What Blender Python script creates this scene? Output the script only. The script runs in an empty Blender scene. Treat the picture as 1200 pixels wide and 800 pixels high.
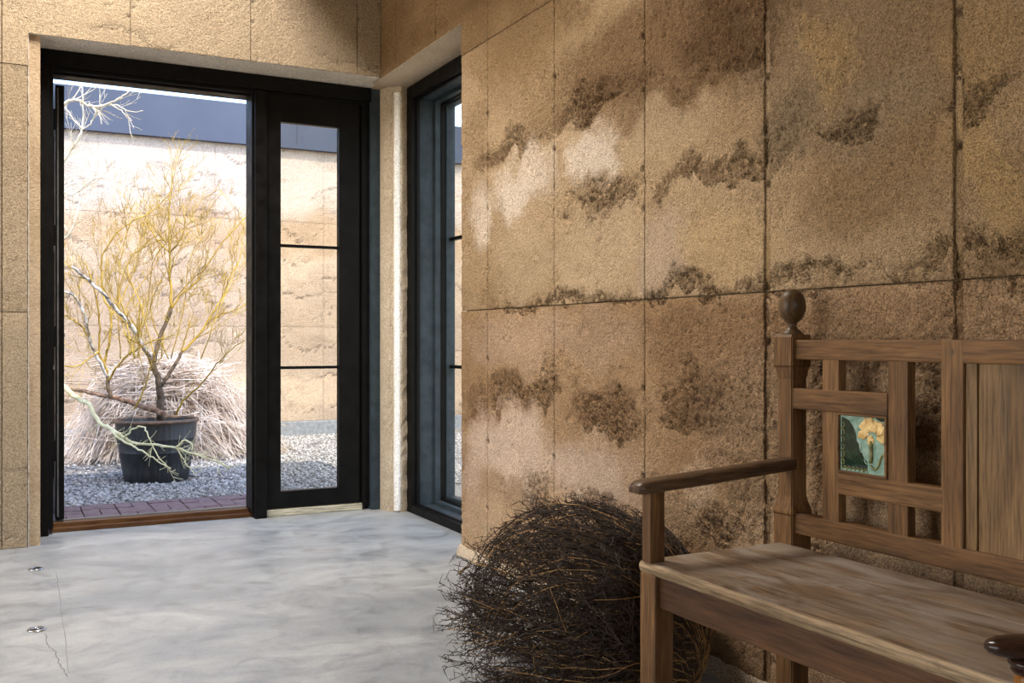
import bpy, bmesh, math, random
import numpy as np
from mathutils import Vector, Matrix

rnd = random.Random(7)
scene = bpy.context.scene
col = scene.collection

# ------------------------------------------------------------------ camera
F, HOR = 1160.0, 398.5                       # focal length and horizon row, in the 1200x800 frame
TH = math.atan(596 / F)
S, C = math.sin(TH), math.cos(TH)
cam_d = bpy.data.cameras.new('camera')
cam = bpy.data.objects.new('camera', cam_d); col.objects.link(cam)
cam.location = (0, 0, 1.0)
cam.rotation_euler = (math.pi / 2, 0, -TH)
cam_d.sensor_fit = 'HORIZONTAL'; cam_d.sensor_width = 36.0
cam_d.lens = 36.0 * F / 1200.0
cam_d.shift_y = (HOR - 400) / 1200.0
cam_d.clip_start = 0.02; cam_d.clip_end = 300
scene.camera = cam

# ------------------------------------------------------------------ world, sun, daylight
SUN_AZ = Vector((0.06, -1.0, 0)).normalized(); SUN_EL = math.radians(55)
w = bpy.data.worlds.new('world'); scene.world = w; w.use_nodes = True
nt = w.node_tree; bg = nt.nodes['Background']
sky = nt.nodes.new('ShaderNodeTexSky'); sky.sky_type = 'NISHITA'; sky.sun_disc = False
sky.sun_elevation = SUN_EL; sky.sun_rotation = math.atan2(SUN_AZ.x, SUN_AZ.y)
sky.air_density = 1.0; sky.dust_density = 2.5; sky.altitude = 900
nt.links.new(sky.outputs[0], bg.inputs[0]); bg.inputs[1].default_value = 0.85

sun_d = bpy.data.lights.new('sun', 'SUN'); sun_d.energy = 5.7; sun_d.angle = math.radians(0.6); sun_d.color = (1.0, 0.94, 0.86)
sun = bpy.data.objects.new('sun', sun_d); col.objects.link(sun)
to_sun = SUN_AZ * math.cos(SUN_EL) + Vector((0, 0, math.sin(SUN_EL)))
sun.rotation_euler = to_sun.to_track_quat('Z', 'Y').to_euler(); sun.location = (6, -4, 9)

def area(name, loc, target, sx, sy, power, color):
    d = bpy.data.lights.new(name, 'AREA'); d.shape = 'RECTANGLE'; d.size = sx; d.size_y = sy
    d.energy = power; d.color = color
    o = bpy.data.objects.new(name, d); col.objects.link(o); o.location = loc
    o.rotation_euler = (Vector(loc) - Vector(target)).to_track_quat('Z', 'Y').to_euler()
    return o
# area lights added to brighten the room from unseen left, overhead and rear openings
area('added_left_light', (-2.95, 2.9, 1.5), (1.9, 2.9, 1.0), 3.2, 2.2, 85, (1.0, 0.86, 0.68))
area('added_overhead_light', (.5, 4.0, 4.12), (.5, 4.0, 0), 0.6, 1.7, 205, (1.0, 0.955, 0.895))
area('added_rear_light', (-1.2, -4.1, 1.7), (-1.2, 3.0, 1.5), 2.4, 1.8, 24, (1.0, 0.76, 0.48))

vs = scene.view_settings
vs.view_transform = 'Standard'; vs.look = 'None'; vs.gamma = 1.0; vs.use_curve_mapping = False
vs.exposure = 0.0

# ------------------------------------------------------------------ pixel helpers (direction from a pixel; distance from a plane)
def on_floor(x, y, z0=0.0):
    z = (1 - z0) * F / (y - HOR); l = (x - 600) / F * z
    return z * S + l * C, z * C - l * S
def on_x(x, y, X):
    a = (x - 600) / F; t = X / (S + a * C)
    return t * (C - a * S), 1 + (HOR - y) / F * t, t
def on_y(x, y, Y):
    a = (x - 600) / F; t = Y / (C - a * S)
    return t * (S + a * C), 1 + (HOR - y) / F * t, t
def at_depth(x, y, z):
    l = (x - 600) / F * z
    return Vector((z * S + l * C, z * C - l * S, 1 + (HOR - y) / F * z))

# ------------------------------------------------------------------ object helpers
def tag(o, label=None, cat=None, group=None, kind=None):
    if label: o['label'] = label
    if cat: o['category'] = cat
    if group: o['group'] = group
    if kind: o['kind'] = kind
    return o
def empty(name, loc=(0, 0, 0), rz=0.0):
    o = bpy.data.objects.new(name, None); col.objects.link(o)
    o.location = loc; o.rotation_euler = (0, 0, rz); o.empty_display_size = 0.1
    return o
def link_mesh(name, me, mat=None, parent=None):
    if mat is not None: me.materials.append(mat)
    o = bpy.data.objects.new(name, me); col.objects.link(o)
    if parent is not None: o.parent = parent
    return o

class MB:
    def __init__(self): self.v = []; self.f = []
    def add(self, vs_, fs):
        n = len(self.v); self.v += [tuple(p) for p in vs_]; self.f += [tuple(i + n for i in q) for q in fs]; return self
    def box(self, x0, x1, y0, y1, z0, z1, bev=0.0):
        bm = bmesh.new(); bmesh.ops.create_cube(bm, size=1.0)
        for p in bm.verts:
            p.co = Vector(((x0 + x1) / 2 + p.co.x * (x1 - x0), (y0 + y1) / 2 + p.co.y * (y1 - y0), (z0 + z1) / 2 + p.co.z * (z1 - z0)))
        if bev > 0: bmesh.ops.bevel(bm, geom=list(bm.edges), offset=bev, segments=2, profile=0.6, affect='EDGES')
        bm.verts.ensure_lookup_table()
        self.add([p.co for p in bm.verts], [[q.index for q in f.verts] for f in bm.faces]); bm.free(); return self
    def prism(self, poly, z0, z1):
        n = len(poly)
        self.add([(x, y, z0) for x, y in poly] + [(x, y, z1) for x, y in poly],
                 [(i, (i + 1) % n, n + (i + 1) % n, n + i) for i in range(n)] + [tuple(range(n))[::-1], tuple(range(n, 2 * n))]); return self
    def lathe(self, prof, cx=0, cy=0, seg=24, axis='Z', cz=0):
        vs_ = []; n = len(prof)
        for r, z in prof:
            for k in range(seg):
                a = 2 * math.pi * k / seg
                vs_.append((cx + r * math.cos(a), cy + r * math.sin(a), cz + z))
        fs = [(i * seg + k, i * seg + (k + 1) % seg, (i + 1) * seg + (k + 1) % seg, (i + 1) * seg + k) for i in range(n - 1) for k in range(seg)]
        fs += [tuple(range(seg))[::-1], tuple((n - 1) * seg + k for k in range(seg))]
        return self.add(vs_, fs)
    def tube(self, pts, radii, sides=5, cap=False):
        pts = [Vector(p) for p in pts]; n = len(pts)
        if n < 2: return self
        base = len(self.v); up = None
        for i in range(n):
            d = (pts[min(i + 1, n - 1)] - pts[max(i - 1, 0)])
            d = d.normalized() if d.length > 1e-9 else Vector((0, 0, 1))
            if up is None: up = d.orthogonal().normalized()
            up = up - d * up.dot(d)
            up = up.normalized() if up.length > 1e-6 else d.orthogonal().normalized()
            b = d.cross(up); r = radii[i]
            for k in range(sides):
                a = 2 * math.pi * k / sides
                q = pts[i] + up * (math.cos(a) * r) + b * (math.sin(a) * r); self.v.append((q.x, q.y, q.z))
        for i in range(n - 1):
            for k in range(sides):
                k2 = (k + 1) % sides
                self.f.append((base + i * sides + k, base + i * sides + k2, base + (i + 1) * sides + k2, base + (i + 1) * sides + k))
        if cap:
            self.f.append(tuple(base + k for k in range(sides))[::-1]); self.f.append(tuple(base + (n - 1) * sides + k for k in range(sides)))
        return self
    def build(self, name, mat, parent=None, smooth=False):
        me = bpy.data.meshes.new(name); me.from_pydata(self.v, [], self.f); me.update()
        if smooth: me.shade_smooth()
        return link_mesh(name, me, mat, parent)
def smooth_angle(o, deg=35):
    me = o.data; me.shade_smooth()
    bm = bmesh.new(); bm.from_mesh(me)
    for e in bm.edges:
        if len(e.link_faces) == 2 and e.calc_face_angle(0) > math.radians(deg): e.smooth = False
    bm.to_mesh(me); bm.free(); return o
def part(name, mat, parent, *boxes, bev=0.003):
    m = MB()
    for b in boxes: m.box(*b, bev=bev)
    return m.build(name, mat, parent)
def spline(pts, n):
    """Catmull-Rom through the points, n samples per span."""
    P = [Vector(p) for p in pts]; P = [P[0] * 2 - P[1]] + P + [P[-1] * 2 - P[-2]]; out = []
    for i in range(1, len(P) - 2):
        for k in range(n):
            t = k / n; a, b, c, d = P[i - 1:i + 3]
            out.append(0.5 * ((2 * b) + (c - a) * t + (2 * a - 5 * b + 4 * c - d) * t * t + (3 * b - a - 3 * c + d) * t ** 3))
    out.append(P[-2]); return out

# ------------------------------------------------------------------ materials
class MT:
    def __init__(self, name, rough=0.6, base=(0.5, 0.5, 0.5), metallic=0.0, spec=0.5):
        self.m = bpy.data.materials.new(name); self.m.use_nodes = True
        self.n = self.m.node_tree.nodes; self.l = self.m.node_tree.links; self.b = self.n['Principled BSDF']
        self.b.inputs['Base Color'].default_value = (*base, 1); self.b.inputs['Roughness'].default_value = rough
        self.b.inputs['Metallic'].default_value = metallic; self.b.inputs['Specular IOR Level'].default_value = spec
    def node(self, t, ins=None, **attrs):
        q = self.n.new(t)
        for k, v in attrs.items(): setattr(q, k, v)
        for k, v in (ins or {}).items():
            if isinstance(v, bpy.types.NodeSocket): self.l.new(v, q.inputs[k])
            else: q.inputs[k].default_value = v
        return q
    def coord(self, scale=(1, 1, 1), per_object=False, which='Object'):
        c = self.node('ShaderNodeTexCoord').outputs[which]
        if per_object:
            r = self.node('ShaderNodeObjectInfo').outputs['Random']
            k = self.node('ShaderNodeMath', {0: r, 1: 9.0}, operation='MULTIPLY').outputs[0]
            c = self.node('ShaderNodeVectorMath', {0: c, 1: k}, operation='ADD').outputs[0]
        return self.node('ShaderNodeMapping', {'Vector': c, 'Scale': scale}).outputs[0]
    def noise(self, vec, scale, detail=4, rough=0.55, dist=0.0):
        return self.node('ShaderNodeTexNoise', {'Vector': vec, 'Scale': scale, 'Detail': detail, 'Roughness': rough, 'Distortion': dist}).outputs['Fac']
    def ramp(self, fac, stops):
        r = self.node('ShaderNodeValToRGB', {'Fac': fac}); e = r.color_ramp.elements
        while len(e) < len(stops): e.new(0.5)
        for q, (p, c_) in zip(e, stops): q.position = p; q.color = (*c_, 1) if len(c_) == 3 else c_
        return r.outputs[0]
    def mix(self, fac, a, b, mode='MIX'):
        q = self.node('ShaderNodeMix', data_type='RGBA', blend_type=mode)
        for i, v in ((0, fac), (6, a), (7, b)):
            if isinstance(v, bpy.types.NodeSocket): self.l.new(v, q.inputs[i])
            else: q.inputs[i].default_value = v if i == 0 else ((*v, 1) if len(v) == 3 else v)
        return q.outputs[2]
    def map(self, v, a, b, c_, d):
        return self.node('ShaderNodeMapRange', {0: v, 1: a, 2: b, 3: c_, 4: d}).outputs[0]
    def color(self, s): self.l.new(s, self.b.inputs['Base Color']); return self
    def rough(self, s): self.l.new(s, self.b.inputs['Roughness']); return self
    def bump(self, h, strength, dist):
        b = self.node('ShaderNodeBump', {'Height': h, 'Strength': strength, 'Distance': dist})
        if self.b.inputs['Normal'].is_linked:
            self.l.new(self.b.inputs['Normal'].links[0].from_socket, b.inputs['Normal'])
        self.l.new(b.outputs[0], self.b.inputs['Normal']); return self

M = {}
def earth_mat(name, attr=True, a=(0.40, 0.29, 0.18), b=(0.55, 0.43, 0.30), bump=1.0):
    m = MT(name, rough=0.95, spec=0.15); v = m.coord()
    if attr: base = m.node('ShaderNodeVertexColor', layer_name='Col').outputs[0]
    else: base = m.ramp(m.noise(v, 2.5, 6, 0.6), [(0.3, a), (0.7, b)])
    grain = m.noise(v, 260, 3, 0.7); g2 = m.noise(v, 75, 4, 0.65)
    base = m.mix(0.9, base, m.ramp(grain, [(0.32, (0.25, 0.23, 0.22)), (0.48, (1, 1, 1)), (0.68, (1.7, 1.7, 1.7))]), 'MULTIPLY')
    base = m.mix(0.45, base, m.ramp(g2, [(0.3, (0.55, 0.52, 0.5)), (0.55, (1, 1, 1)), (0.75, (1.25, 1.25, 1.25))]), 'MULTIPLY')
    if attr:
        al = m.node('ShaderNodeVertexColor', layer_name='Col').outputs[1]
        vo = m.node('ShaderNodeTexVoronoi', {'Vector': v, 'Scale': 95.0}); vo2 = m.node('ShaderNodeTexVoronoi', {'Vector': v, 'Scale': 210.0})
        cell = m.node('ShaderNodeSeparateColor', {0: vo.outputs['Color']}).outputs[0]
        peb = m.ramp(cell, [(0.0, (0.50, 0.43, 0.36)), (0.5, (0.95, 0.93, 0.90)), (0.85, (1.15, 1.15, 1.12)), (1.0, (1.9, 1.85, 1.75))])
        base = m.mix(m.map(al, .1, 1.0, 0.05, 0.6), base, peb, 'MULTIPLY')
        hh = m.node('ShaderNodeMath', {0: m.node('ShaderNodeMath', {0: vo.outputs['Distance'], 1: al}, operation='MULTIPLY').outputs[0], 1: -1.0}, operation='MULTIPLY').outputs[0]
        h2 = m.node('ShaderNodeMath', {0: m.node('ShaderNodeMath', {0: vo2.outputs['Distance'], 1: al}, operation='MULTIPLY').outputs[0], 1: -1.0}, operation='MULTIPLY').outputs[0]
        m.bump(hh, 1.0, 0.020); m.bump(h2, 0.8, 0.008)
    m.color(base)
    m.bump(g2, 0.8 * bump, 0.010); m.bump(grain, 0.9 * bump, 0.004)
    return m.m
M['earth'] = earth_mat('rammed_earth')
M['earth_plain'] = earth_mat('rammed_earth_edge', False)
M['reveal'] = earth_mat('pale_cast_reveal', False, (0.55, 0.49, 0.40), (0.72, 0.66, 0.57), 0.8)
M['reveal_warm'] = earth_mat('warm_cast_soffit', False, (0.42, 0.33, 0.225), (0.56, 0.46, 0.34), 0.8)
M['reveal_white'] = earth_mat('light_whitened_reveal', False, (0.80, 0.76, 0.70), (0.90, 0.87, 0.82), 0.6)  # white colour carries the light falling on door reveal and pier corner
M['earth_out'] = earth_mat('courtyard_earth')

def concrete():
    m = MT('polished_concrete', rough=0.4, spec=0.4); v = m.coord()
    vd = m.coord((1.0, 1.7, 1))
    big = m.noise(vd, 1.3, 7, 0.62, 0.9); mid = m.noise(v, 6.5, 9, 0.7, 1.2); fine = m.noise(v, 90, 3, 0.6)
    c_ = m.ramp(big, [(0.30, (0.205, 0.217, 0.228)), (0.5, (0.29, 0.302, 0.308)), (0.70, (0.40, 0.403, 0.395))])
    c_ = m.mix(0.6, c_, m.ramp(mid, [(0.3, (0.45, 0.46, 0.48)), (0.5, (0.98, 0.98, 0.98)), (0.7, (1.25, 1.25, 1.22))]), 'MULTIPLY')
    c_ = m.mix(0.25, c_, m.ramp(fine, [(0.3, (0.7, 0.7, 0.7)), (0.6, (1.1, 1.1, 1.1))]), 'MULTIPLY')
    m.color(c_); m.rough(m.map(mid, 0.3, 0.7, 0.30, 0.55)); m.bump(mid, 0.08, 0.01); m.bump(fine, 0.06, 0.002)
    return m.m
M['floor'] = concrete()

def black_metal(name, base, rough=0.38):
    m = MT(name, rough=rough, base=base, spec=0.1); v = m.coord()
    n1 = m.noise(v, 14, 5, 0.6); m.color(m.mix(0.5, base, m.ramp(n1, [(0.35, tuple(x * 0.7 for x in base)), (0.7, tuple(x * 1.8 + 0.004 for x in base))])))
    m.rough(m.map(n1, 0.3, 0.7, rough - 0.08, rough + 0.15)); return m.m
M['frame'] = black_metal('black_painted_frame', (0.0036, 0.0031, 0.0028), 0.45)
M['jamb'] = black_metal('sky_tinted_jamb', (0.030, 0.040, 0.047), 0.42)  # black frame with blue sky reflection put into its colour
M['steel'] = black_metal('hinge_steel', (0.10, 0.10, 0.10), 0.35)
M['fascia'] = None

def glass():
    m = MT('window_glass'); n, l = m.n, m.l
    out = n['Material Output']; tr = m.node('ShaderNodeBsdfTransparent', {'Color': (0.935, 0.92, 0.865, 1)})
    gl = m.node('ShaderNodeBsdfGlossy', {'Color': (0.95, 0.97, 1, 1), 'Roughness': 0.01})
    lw = m.node('ShaderNodeLayerWeight', {'Blend': 0.5}).outputs['Facing']
    p5 = m.node('ShaderNodeMath', {0: lw, 1: 4.0}, operation='POWER').outputs[0]
    f = m.map(p5, 0, 1, 0.03, 0.75)
    mx = m.node('ShaderNodeMixShader', {0: f, 1: tr.outputs[0], 2: gl.outputs[0]}); l.new(mx.outputs[0], out.inputs[0]); return m.m
M['glass'] = glass()

def wood(name, axis, dark, mid, light, rough=0.5, wear=None, scale=1.0, bump=0.3):
    m = MT(name, rough=rough, spec=0.25)
    st = {'X': (0.06, 1, 1), 'Y': (1, 0.06, 1), 'Z': (1, 1, 0.06)}[axis]
    v = m.coord(st, True); v2 = m.coord({'X': (0.25, 1, 1), 'Y': (1, 0.25, 1), 'Z': (1, 1, 0.25)}[axis], True)
    g = m.noise(v, 150 * scale, 5, 0.65, 0.4); g2 = m.noise(v, 38 * scale, 4, 0.6, 1.5); big = m.noise(v2, 6 * scale, 5, 0.6, 0.6)
    c_ = m.ramp(big, [(0.28, dark), (0.5, mid), (0.74, light)])
    c_ = m.mix(0.65, c_, m.ramp(g2, [(0.3, (0.5, 0.46, 0.42)), (0.55, (1, 1, 1)), (0.8, (1.3, 1.28, 1.2))]), 'MULTIPLY')
    c_ = m.mix(0.85, c_, m.ramp(g, [(0.33, (0.42, 0.39, 0.36)), (0.52, (1, 1, 1)), (0.7, (1.4, 1.36, 1.3))]), 'MULTIPLY')
    if wear:
        wv = m.noise(m.coord((0.4, 1, 1) if axis == 'X' else (1, 0.35, 1), True), 9, 6, 0.65, 0.8)
        c_ = m.mix(m.map(wv, 0.42, 0.62, 0, 0.85), c_, wear)
    m.color(c_); m.rough(m.map(g2, 0.3, 0.7, rough - 0.1, rough + 0.12)); m.bump(g, bump, 0.002); m.bump(g2, bump, 0.003)
    return m.m
WD = ((0.070, 0.033, 0.012), (0.165, 0.082, 0.030), (0.27, 0.145, 0.057))
for ax in 'XYZ': M['wood' + ax] = wood('aged_oak_grain_' + ax.lower(), ax, *WD)
M['panel_wood'] = wood('figured_panel_wood', 'Z', (0.13, 0.072, 0.030), (0.21, 0.122, 0.052), (0.29, 0.18, 0.085), rough=0.45)
M['apron_wood'] = wood('dark_quartered_apron_wood', 'Y', (0.030, 0.012, 0.005), (0.095, 0.042, 0.016), (0.19, 0.09, 0.034), rough=0.42, scale=0.7)
M['seat_wood'] = wood('worn_seat_boards', 'Y', (0.085, 0.050, 0.027), (0.20, 0.135, 0.082), (0.32, 0.23, 0.15), rough=0.40, wear=(0.30, 0.25, 0.20))
M['seat_edge'] = wood('pale_worn_seat_edge', 'Y', (0.20, 0.13, 0.07), (0.31, 0.215, 0.12), (0.42, 0.31, 0.19), rough=0.6)
M['finial'] = wood('turned_dark_finial', 'Z', (0.07, 0.040, 0.017), (0.13, 0.078, 0.034), (0.19, 0.12, 0.055), rough=0.4, bump=0.1)
M['arm_wood'] = wood('rubbed_arm_wood', 'X', (0.055, 0.03, 0.016), (0.10, 0.058, 0.032), (0.17, 0.11, 0.07), rough=0.35, bump=0.12)
M['chair_dark'] = wood('glossy_dark_chair_wood', 'Y', (0.022, 0.010, 0.006), (0.045, 0.022, 0.013), (0.08, 0.042, 0.025), rough=0.22, bump=0.05)
M['chair_amber'] = wood('amber_turned_chair_wood', 'Z', (0.16, 0.055, 0.010), (0.27, 0.105, 0.018), (0.38, 0.17, 0.035), rough=0.28, bump=0.05)
M['threshold'] = wood('oiled_threshold_wood', 'X', (0.05, 0.020, 0.006), (0.11, 0.046, 0.013), (0.18, 0.085, 0.028), rough=0.45)
M['sill_wood'] = wood('weathered_sill_wood', 'X', (0.20, 0.17, 0.11), (0.40, 0.36, 0.26), (0.55, 0.50, 0.38), rough=0.7)
M['ceiling'] = wood('ceiling_boards', 'Y', (0.28, 0.18, 0.10), (0.36, 0.24, 0.14), (0.44, 0.31, 0.19), rough=0.6)

def simple(name, c0, c1, scale=30, rough=0.7, bump=0.0, spec=0.4, stretch=(1, 1, 1), per=False, detail=5):
    m = MT(name, rough=rough, spec=spec); v = m.coord(stretch, per); q = m.noise(v, scale, detail, 0.6)
    m.color(m.ramp(q, [(0.32, c0), (0.68, c1)]))
    if bump: m.bump(q, bump, 0.004)
    return m.m
M['glaze_teal'] = simple('teal_glaze', (0.15, 0.27, 0.21), (0.33, 0.47, 0.38), 45, 0.12, 0.1, 0.7)
M['glaze_dark'] = simple('dark_green_glaze', (0.004, 0.012, 0.010), (0.02, 0.045, 0.022), 50, 0.12, 0.1, 0.7)
M['glaze_gold'] = simple('gold_petal_glaze', (0.50, 0.29, 0.08), (0.85, 0.62, 0.28), 60, 0.25, 0.3, 0.6)
M['glaze_olive'] = simple('olive_stem_glaze', (0.05, 0.05, 0.012), (0.22, 0.20, 0.05), 60, 0.2, 0.2, 0.6)
M['twig'] = simple('dark_twig', (0.018, 0.011, 0.007), (0.055, 0.032, 0.017), 25, 0.8)
M['stem'] = simple('tan_dry_stem', (0.17, 0.085, 0.025), (0.48, 0.27, 0.09), 9, 0.7)
M['straw'] = simple('pale_straw_strand', (0.36, 0.26, 0.19), (0.86, 0.75, 0.66), 5, 0.8)
M['yellow'] = simple('yellow_green_bark', (0.30, 0.185, 0.02), (0.60, 0.41, 0.075), 9, 0.6)
M['pale_green'] = simple('pale_green_bark', (0.62, 0.54, 0.26), (0.90, 0.84, 0.54), 12, 0.6)
M['white_branch'] = simple('bleached_branch', (0.55, 0.45, 0.28), (0.85, 0.78, 0.62), 10, 0.7)
M['bark'] = simple('flaking_bark', (0.04, 0.03, 0.02), (0.16, 0.11, 0.07), 28, 0.85, 0.4)
M['bark_white'] = simple('white_flaked_bark', (0.05, 0.035, 0.025), (0.80, 0.78, 0.76), 17, 0.85, 0.4, detail=2)
M['log'] = simple('red_brown_log', (0.13, 0.06, 0.035), (0.42, 0.28, 0.19), 25, 0.85, 0.4)
M['soil'] = simple('dark_soil', (0.02, 0.016, 0.012), (0.06, 0.05, 0.04), 60, 0.95, 0.5)
def pot_mat():
    m = MT('black_ribbed_plastic', rough=0.5, spec=0.4); v = m.coord((8, 8, 0.5)); q = m.noise(v, 6, 4, 0.6)
    m.color(m.ramp(q, [(0.3, (0.010, 0.010, 0.011)), (0.7, (0.045, 0.044, 0.045))])); m.bump(q, 0.15, 0.004); return m.m
M['pot'] = pot_mat()
M['pot_rim'] = simple('brown_pot_rim', (0.06, 0.035, 0.02), (0.20, 0.12, 0.07), 14, 0.5)
M['brick'] = simple('purple_red_paver', (0.10, 0.066, 0.075), (0.19, 0.135, 0.145), 22, 0.85, 0.25, per=True)
M['mortar'] = simple('dark_paver_joint', (0.03, 0.022, 0.02), (0.07, 0.05, 0.045), 60, 0.95)
def gravel_mat():
    m = MT('grey_gravel', rough=0.9, spec=0.2); b = m.node('ShaderNodeVertexColor', layer_name='Col').outputs[0]
    q = m.noise(m.coord(), 120, 3, 0.6); m.color(m.mix(0.4, b, m.ramp(q, [(0.3, (0.6, 0.6, 0.6)), (0.7, (1.2, 1.2, 1.2))]), 'MULTIPLY')); return m.m
M['gravel'] = gravel_mat()
def ground_mat():
    m = MT('gravelly_earth', rough=0.95, spec=0.15); v = m.coord()
    a = m.noise(v, 45, 5, 0.7); b = m.noise(v, 1.2, 4, 0.6)
    c_ = m.ramp(b, [(0.35, (0.20, 0.175, 0.15)), (0.65, (0.27, 0.26, 0.245))])
    m.color(m.mix(0.8, c_, m.ramp(a, [(0.3, (0.45, 0.45, 0.46)), (0.5, (1, 1, 1)), (0.7, (1.4, 1.4, 1.4))]), 'MULTIPLY')); m.bump(a, 0.6, 0.02); return m.m
M['ground'] = ground_mat()
M['curb'] = simple('grey_concrete_curb', (0.14, 0.15, 0.16), (0.26, 0.27, 0.28), 25, 0.9, 0.4)
M['plaster'] = simple('plain_plaster', (0.36, 0.27, 0.18), (0.46, 0.36, 0.25), 3, 0.9)
M['chrome'] = simple('brushed_chrome', (0.45, 0.45, 0.45), (0.7, 0.7, 0.7), 60, 0.25)
M['chrome'].node_tree.nodes['Principled BSDF'].inputs['Metallic'].default_value = 1.0
M['socket_dark'] = simple('black_rubber', (0.008, 0.008, 0.008), (0.02, 0.02, 0.02), 60, 0.5)
M['crack'] = simple('hairline_crack', (0.14, 0.14, 0.14), (0.24, 0.24, 0.24), 60, 0.9)
M['well'] = simple('brown_well_boards', (0.16, 0.10, 0.055), (0.24, 0.16, 0.09), 3, 0.9)
M['sand'] = simple('pale_sand', (0.52, 0.44, 0.34), (0.64, 0.56, 0.45), 8, 0.95, 0.3)
M['fascia'] = simple('slate_blue_sheet_metal', (0.034, 0.044, 0.072), (0.044, 0.056, 0.088), 1.5, 0.6)
M['roof'] = simple('roof_deck', (0.30, 0.26, 0.20), (0.38, 0.33, 0.26), 3, 0.9)

# ------------------------------------------------------------------ numpy noise for the earth relief
def _h(ix, iy, seed):
    h = (ix.astype(np.int64) * 374761393 + iy.astype(np.int64) * 668265263 + seed * 1442695041) & 0xffffffff
    h = ((h ^ (h >> 13)) * 1274126177) & 0xffffffff
    return ((h ^ (h >> 16)) & 0xffffff) / float(0xffffff)
def vnoise(x, y, seed=0):
    ix, iy = np.floor(x), np.floor(y); fx, fy = x - ix, y - iy
    fx, fy = fx * fx * (3 - 2 * fx), fy * fy * (3 - 2 * fy)
    a, b = _h(ix, iy, seed), _h(ix + 1, iy, seed); c_, d = _h(ix, iy + 1, seed), _h(ix + 1, iy + 1, seed)
    return (a * (1 - fx) + b * fx) * (1 - fy) + (c_ * (1 - fx) + d * fx) * fy
def fbm(x, y, seed=0, oct_=4, gain=0.5):
    s = 0; a = 1; t = 0
    for k in range(oct_): s = s + a * vnoise(x * 2 ** k, y * 2 ** k, seed + 17 * k); t += a; a *= gain
    return s / t
def worley(x, y, seed=0):
    ix, iy = np.floor(x), np.floor(y); best = np.full(x.shape, 9.0)
    for dx in (-1, 0, 1):
        for dy in (-1, 0, 1):
            cx, cy = ix + dx, iy + dy
            d = (cx + _h(cx, cy, seed) - x) ** 2 + (cy + _h(cx, cy, seed + 5) - y) ** 2
            best = np.minimum(best, d)
    return np.sqrt(best)
def sstep(a, b, x):
    t = np.clip((x - a) / (b - a), 0, 1); return t * t * (3 - 2 * t)

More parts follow.
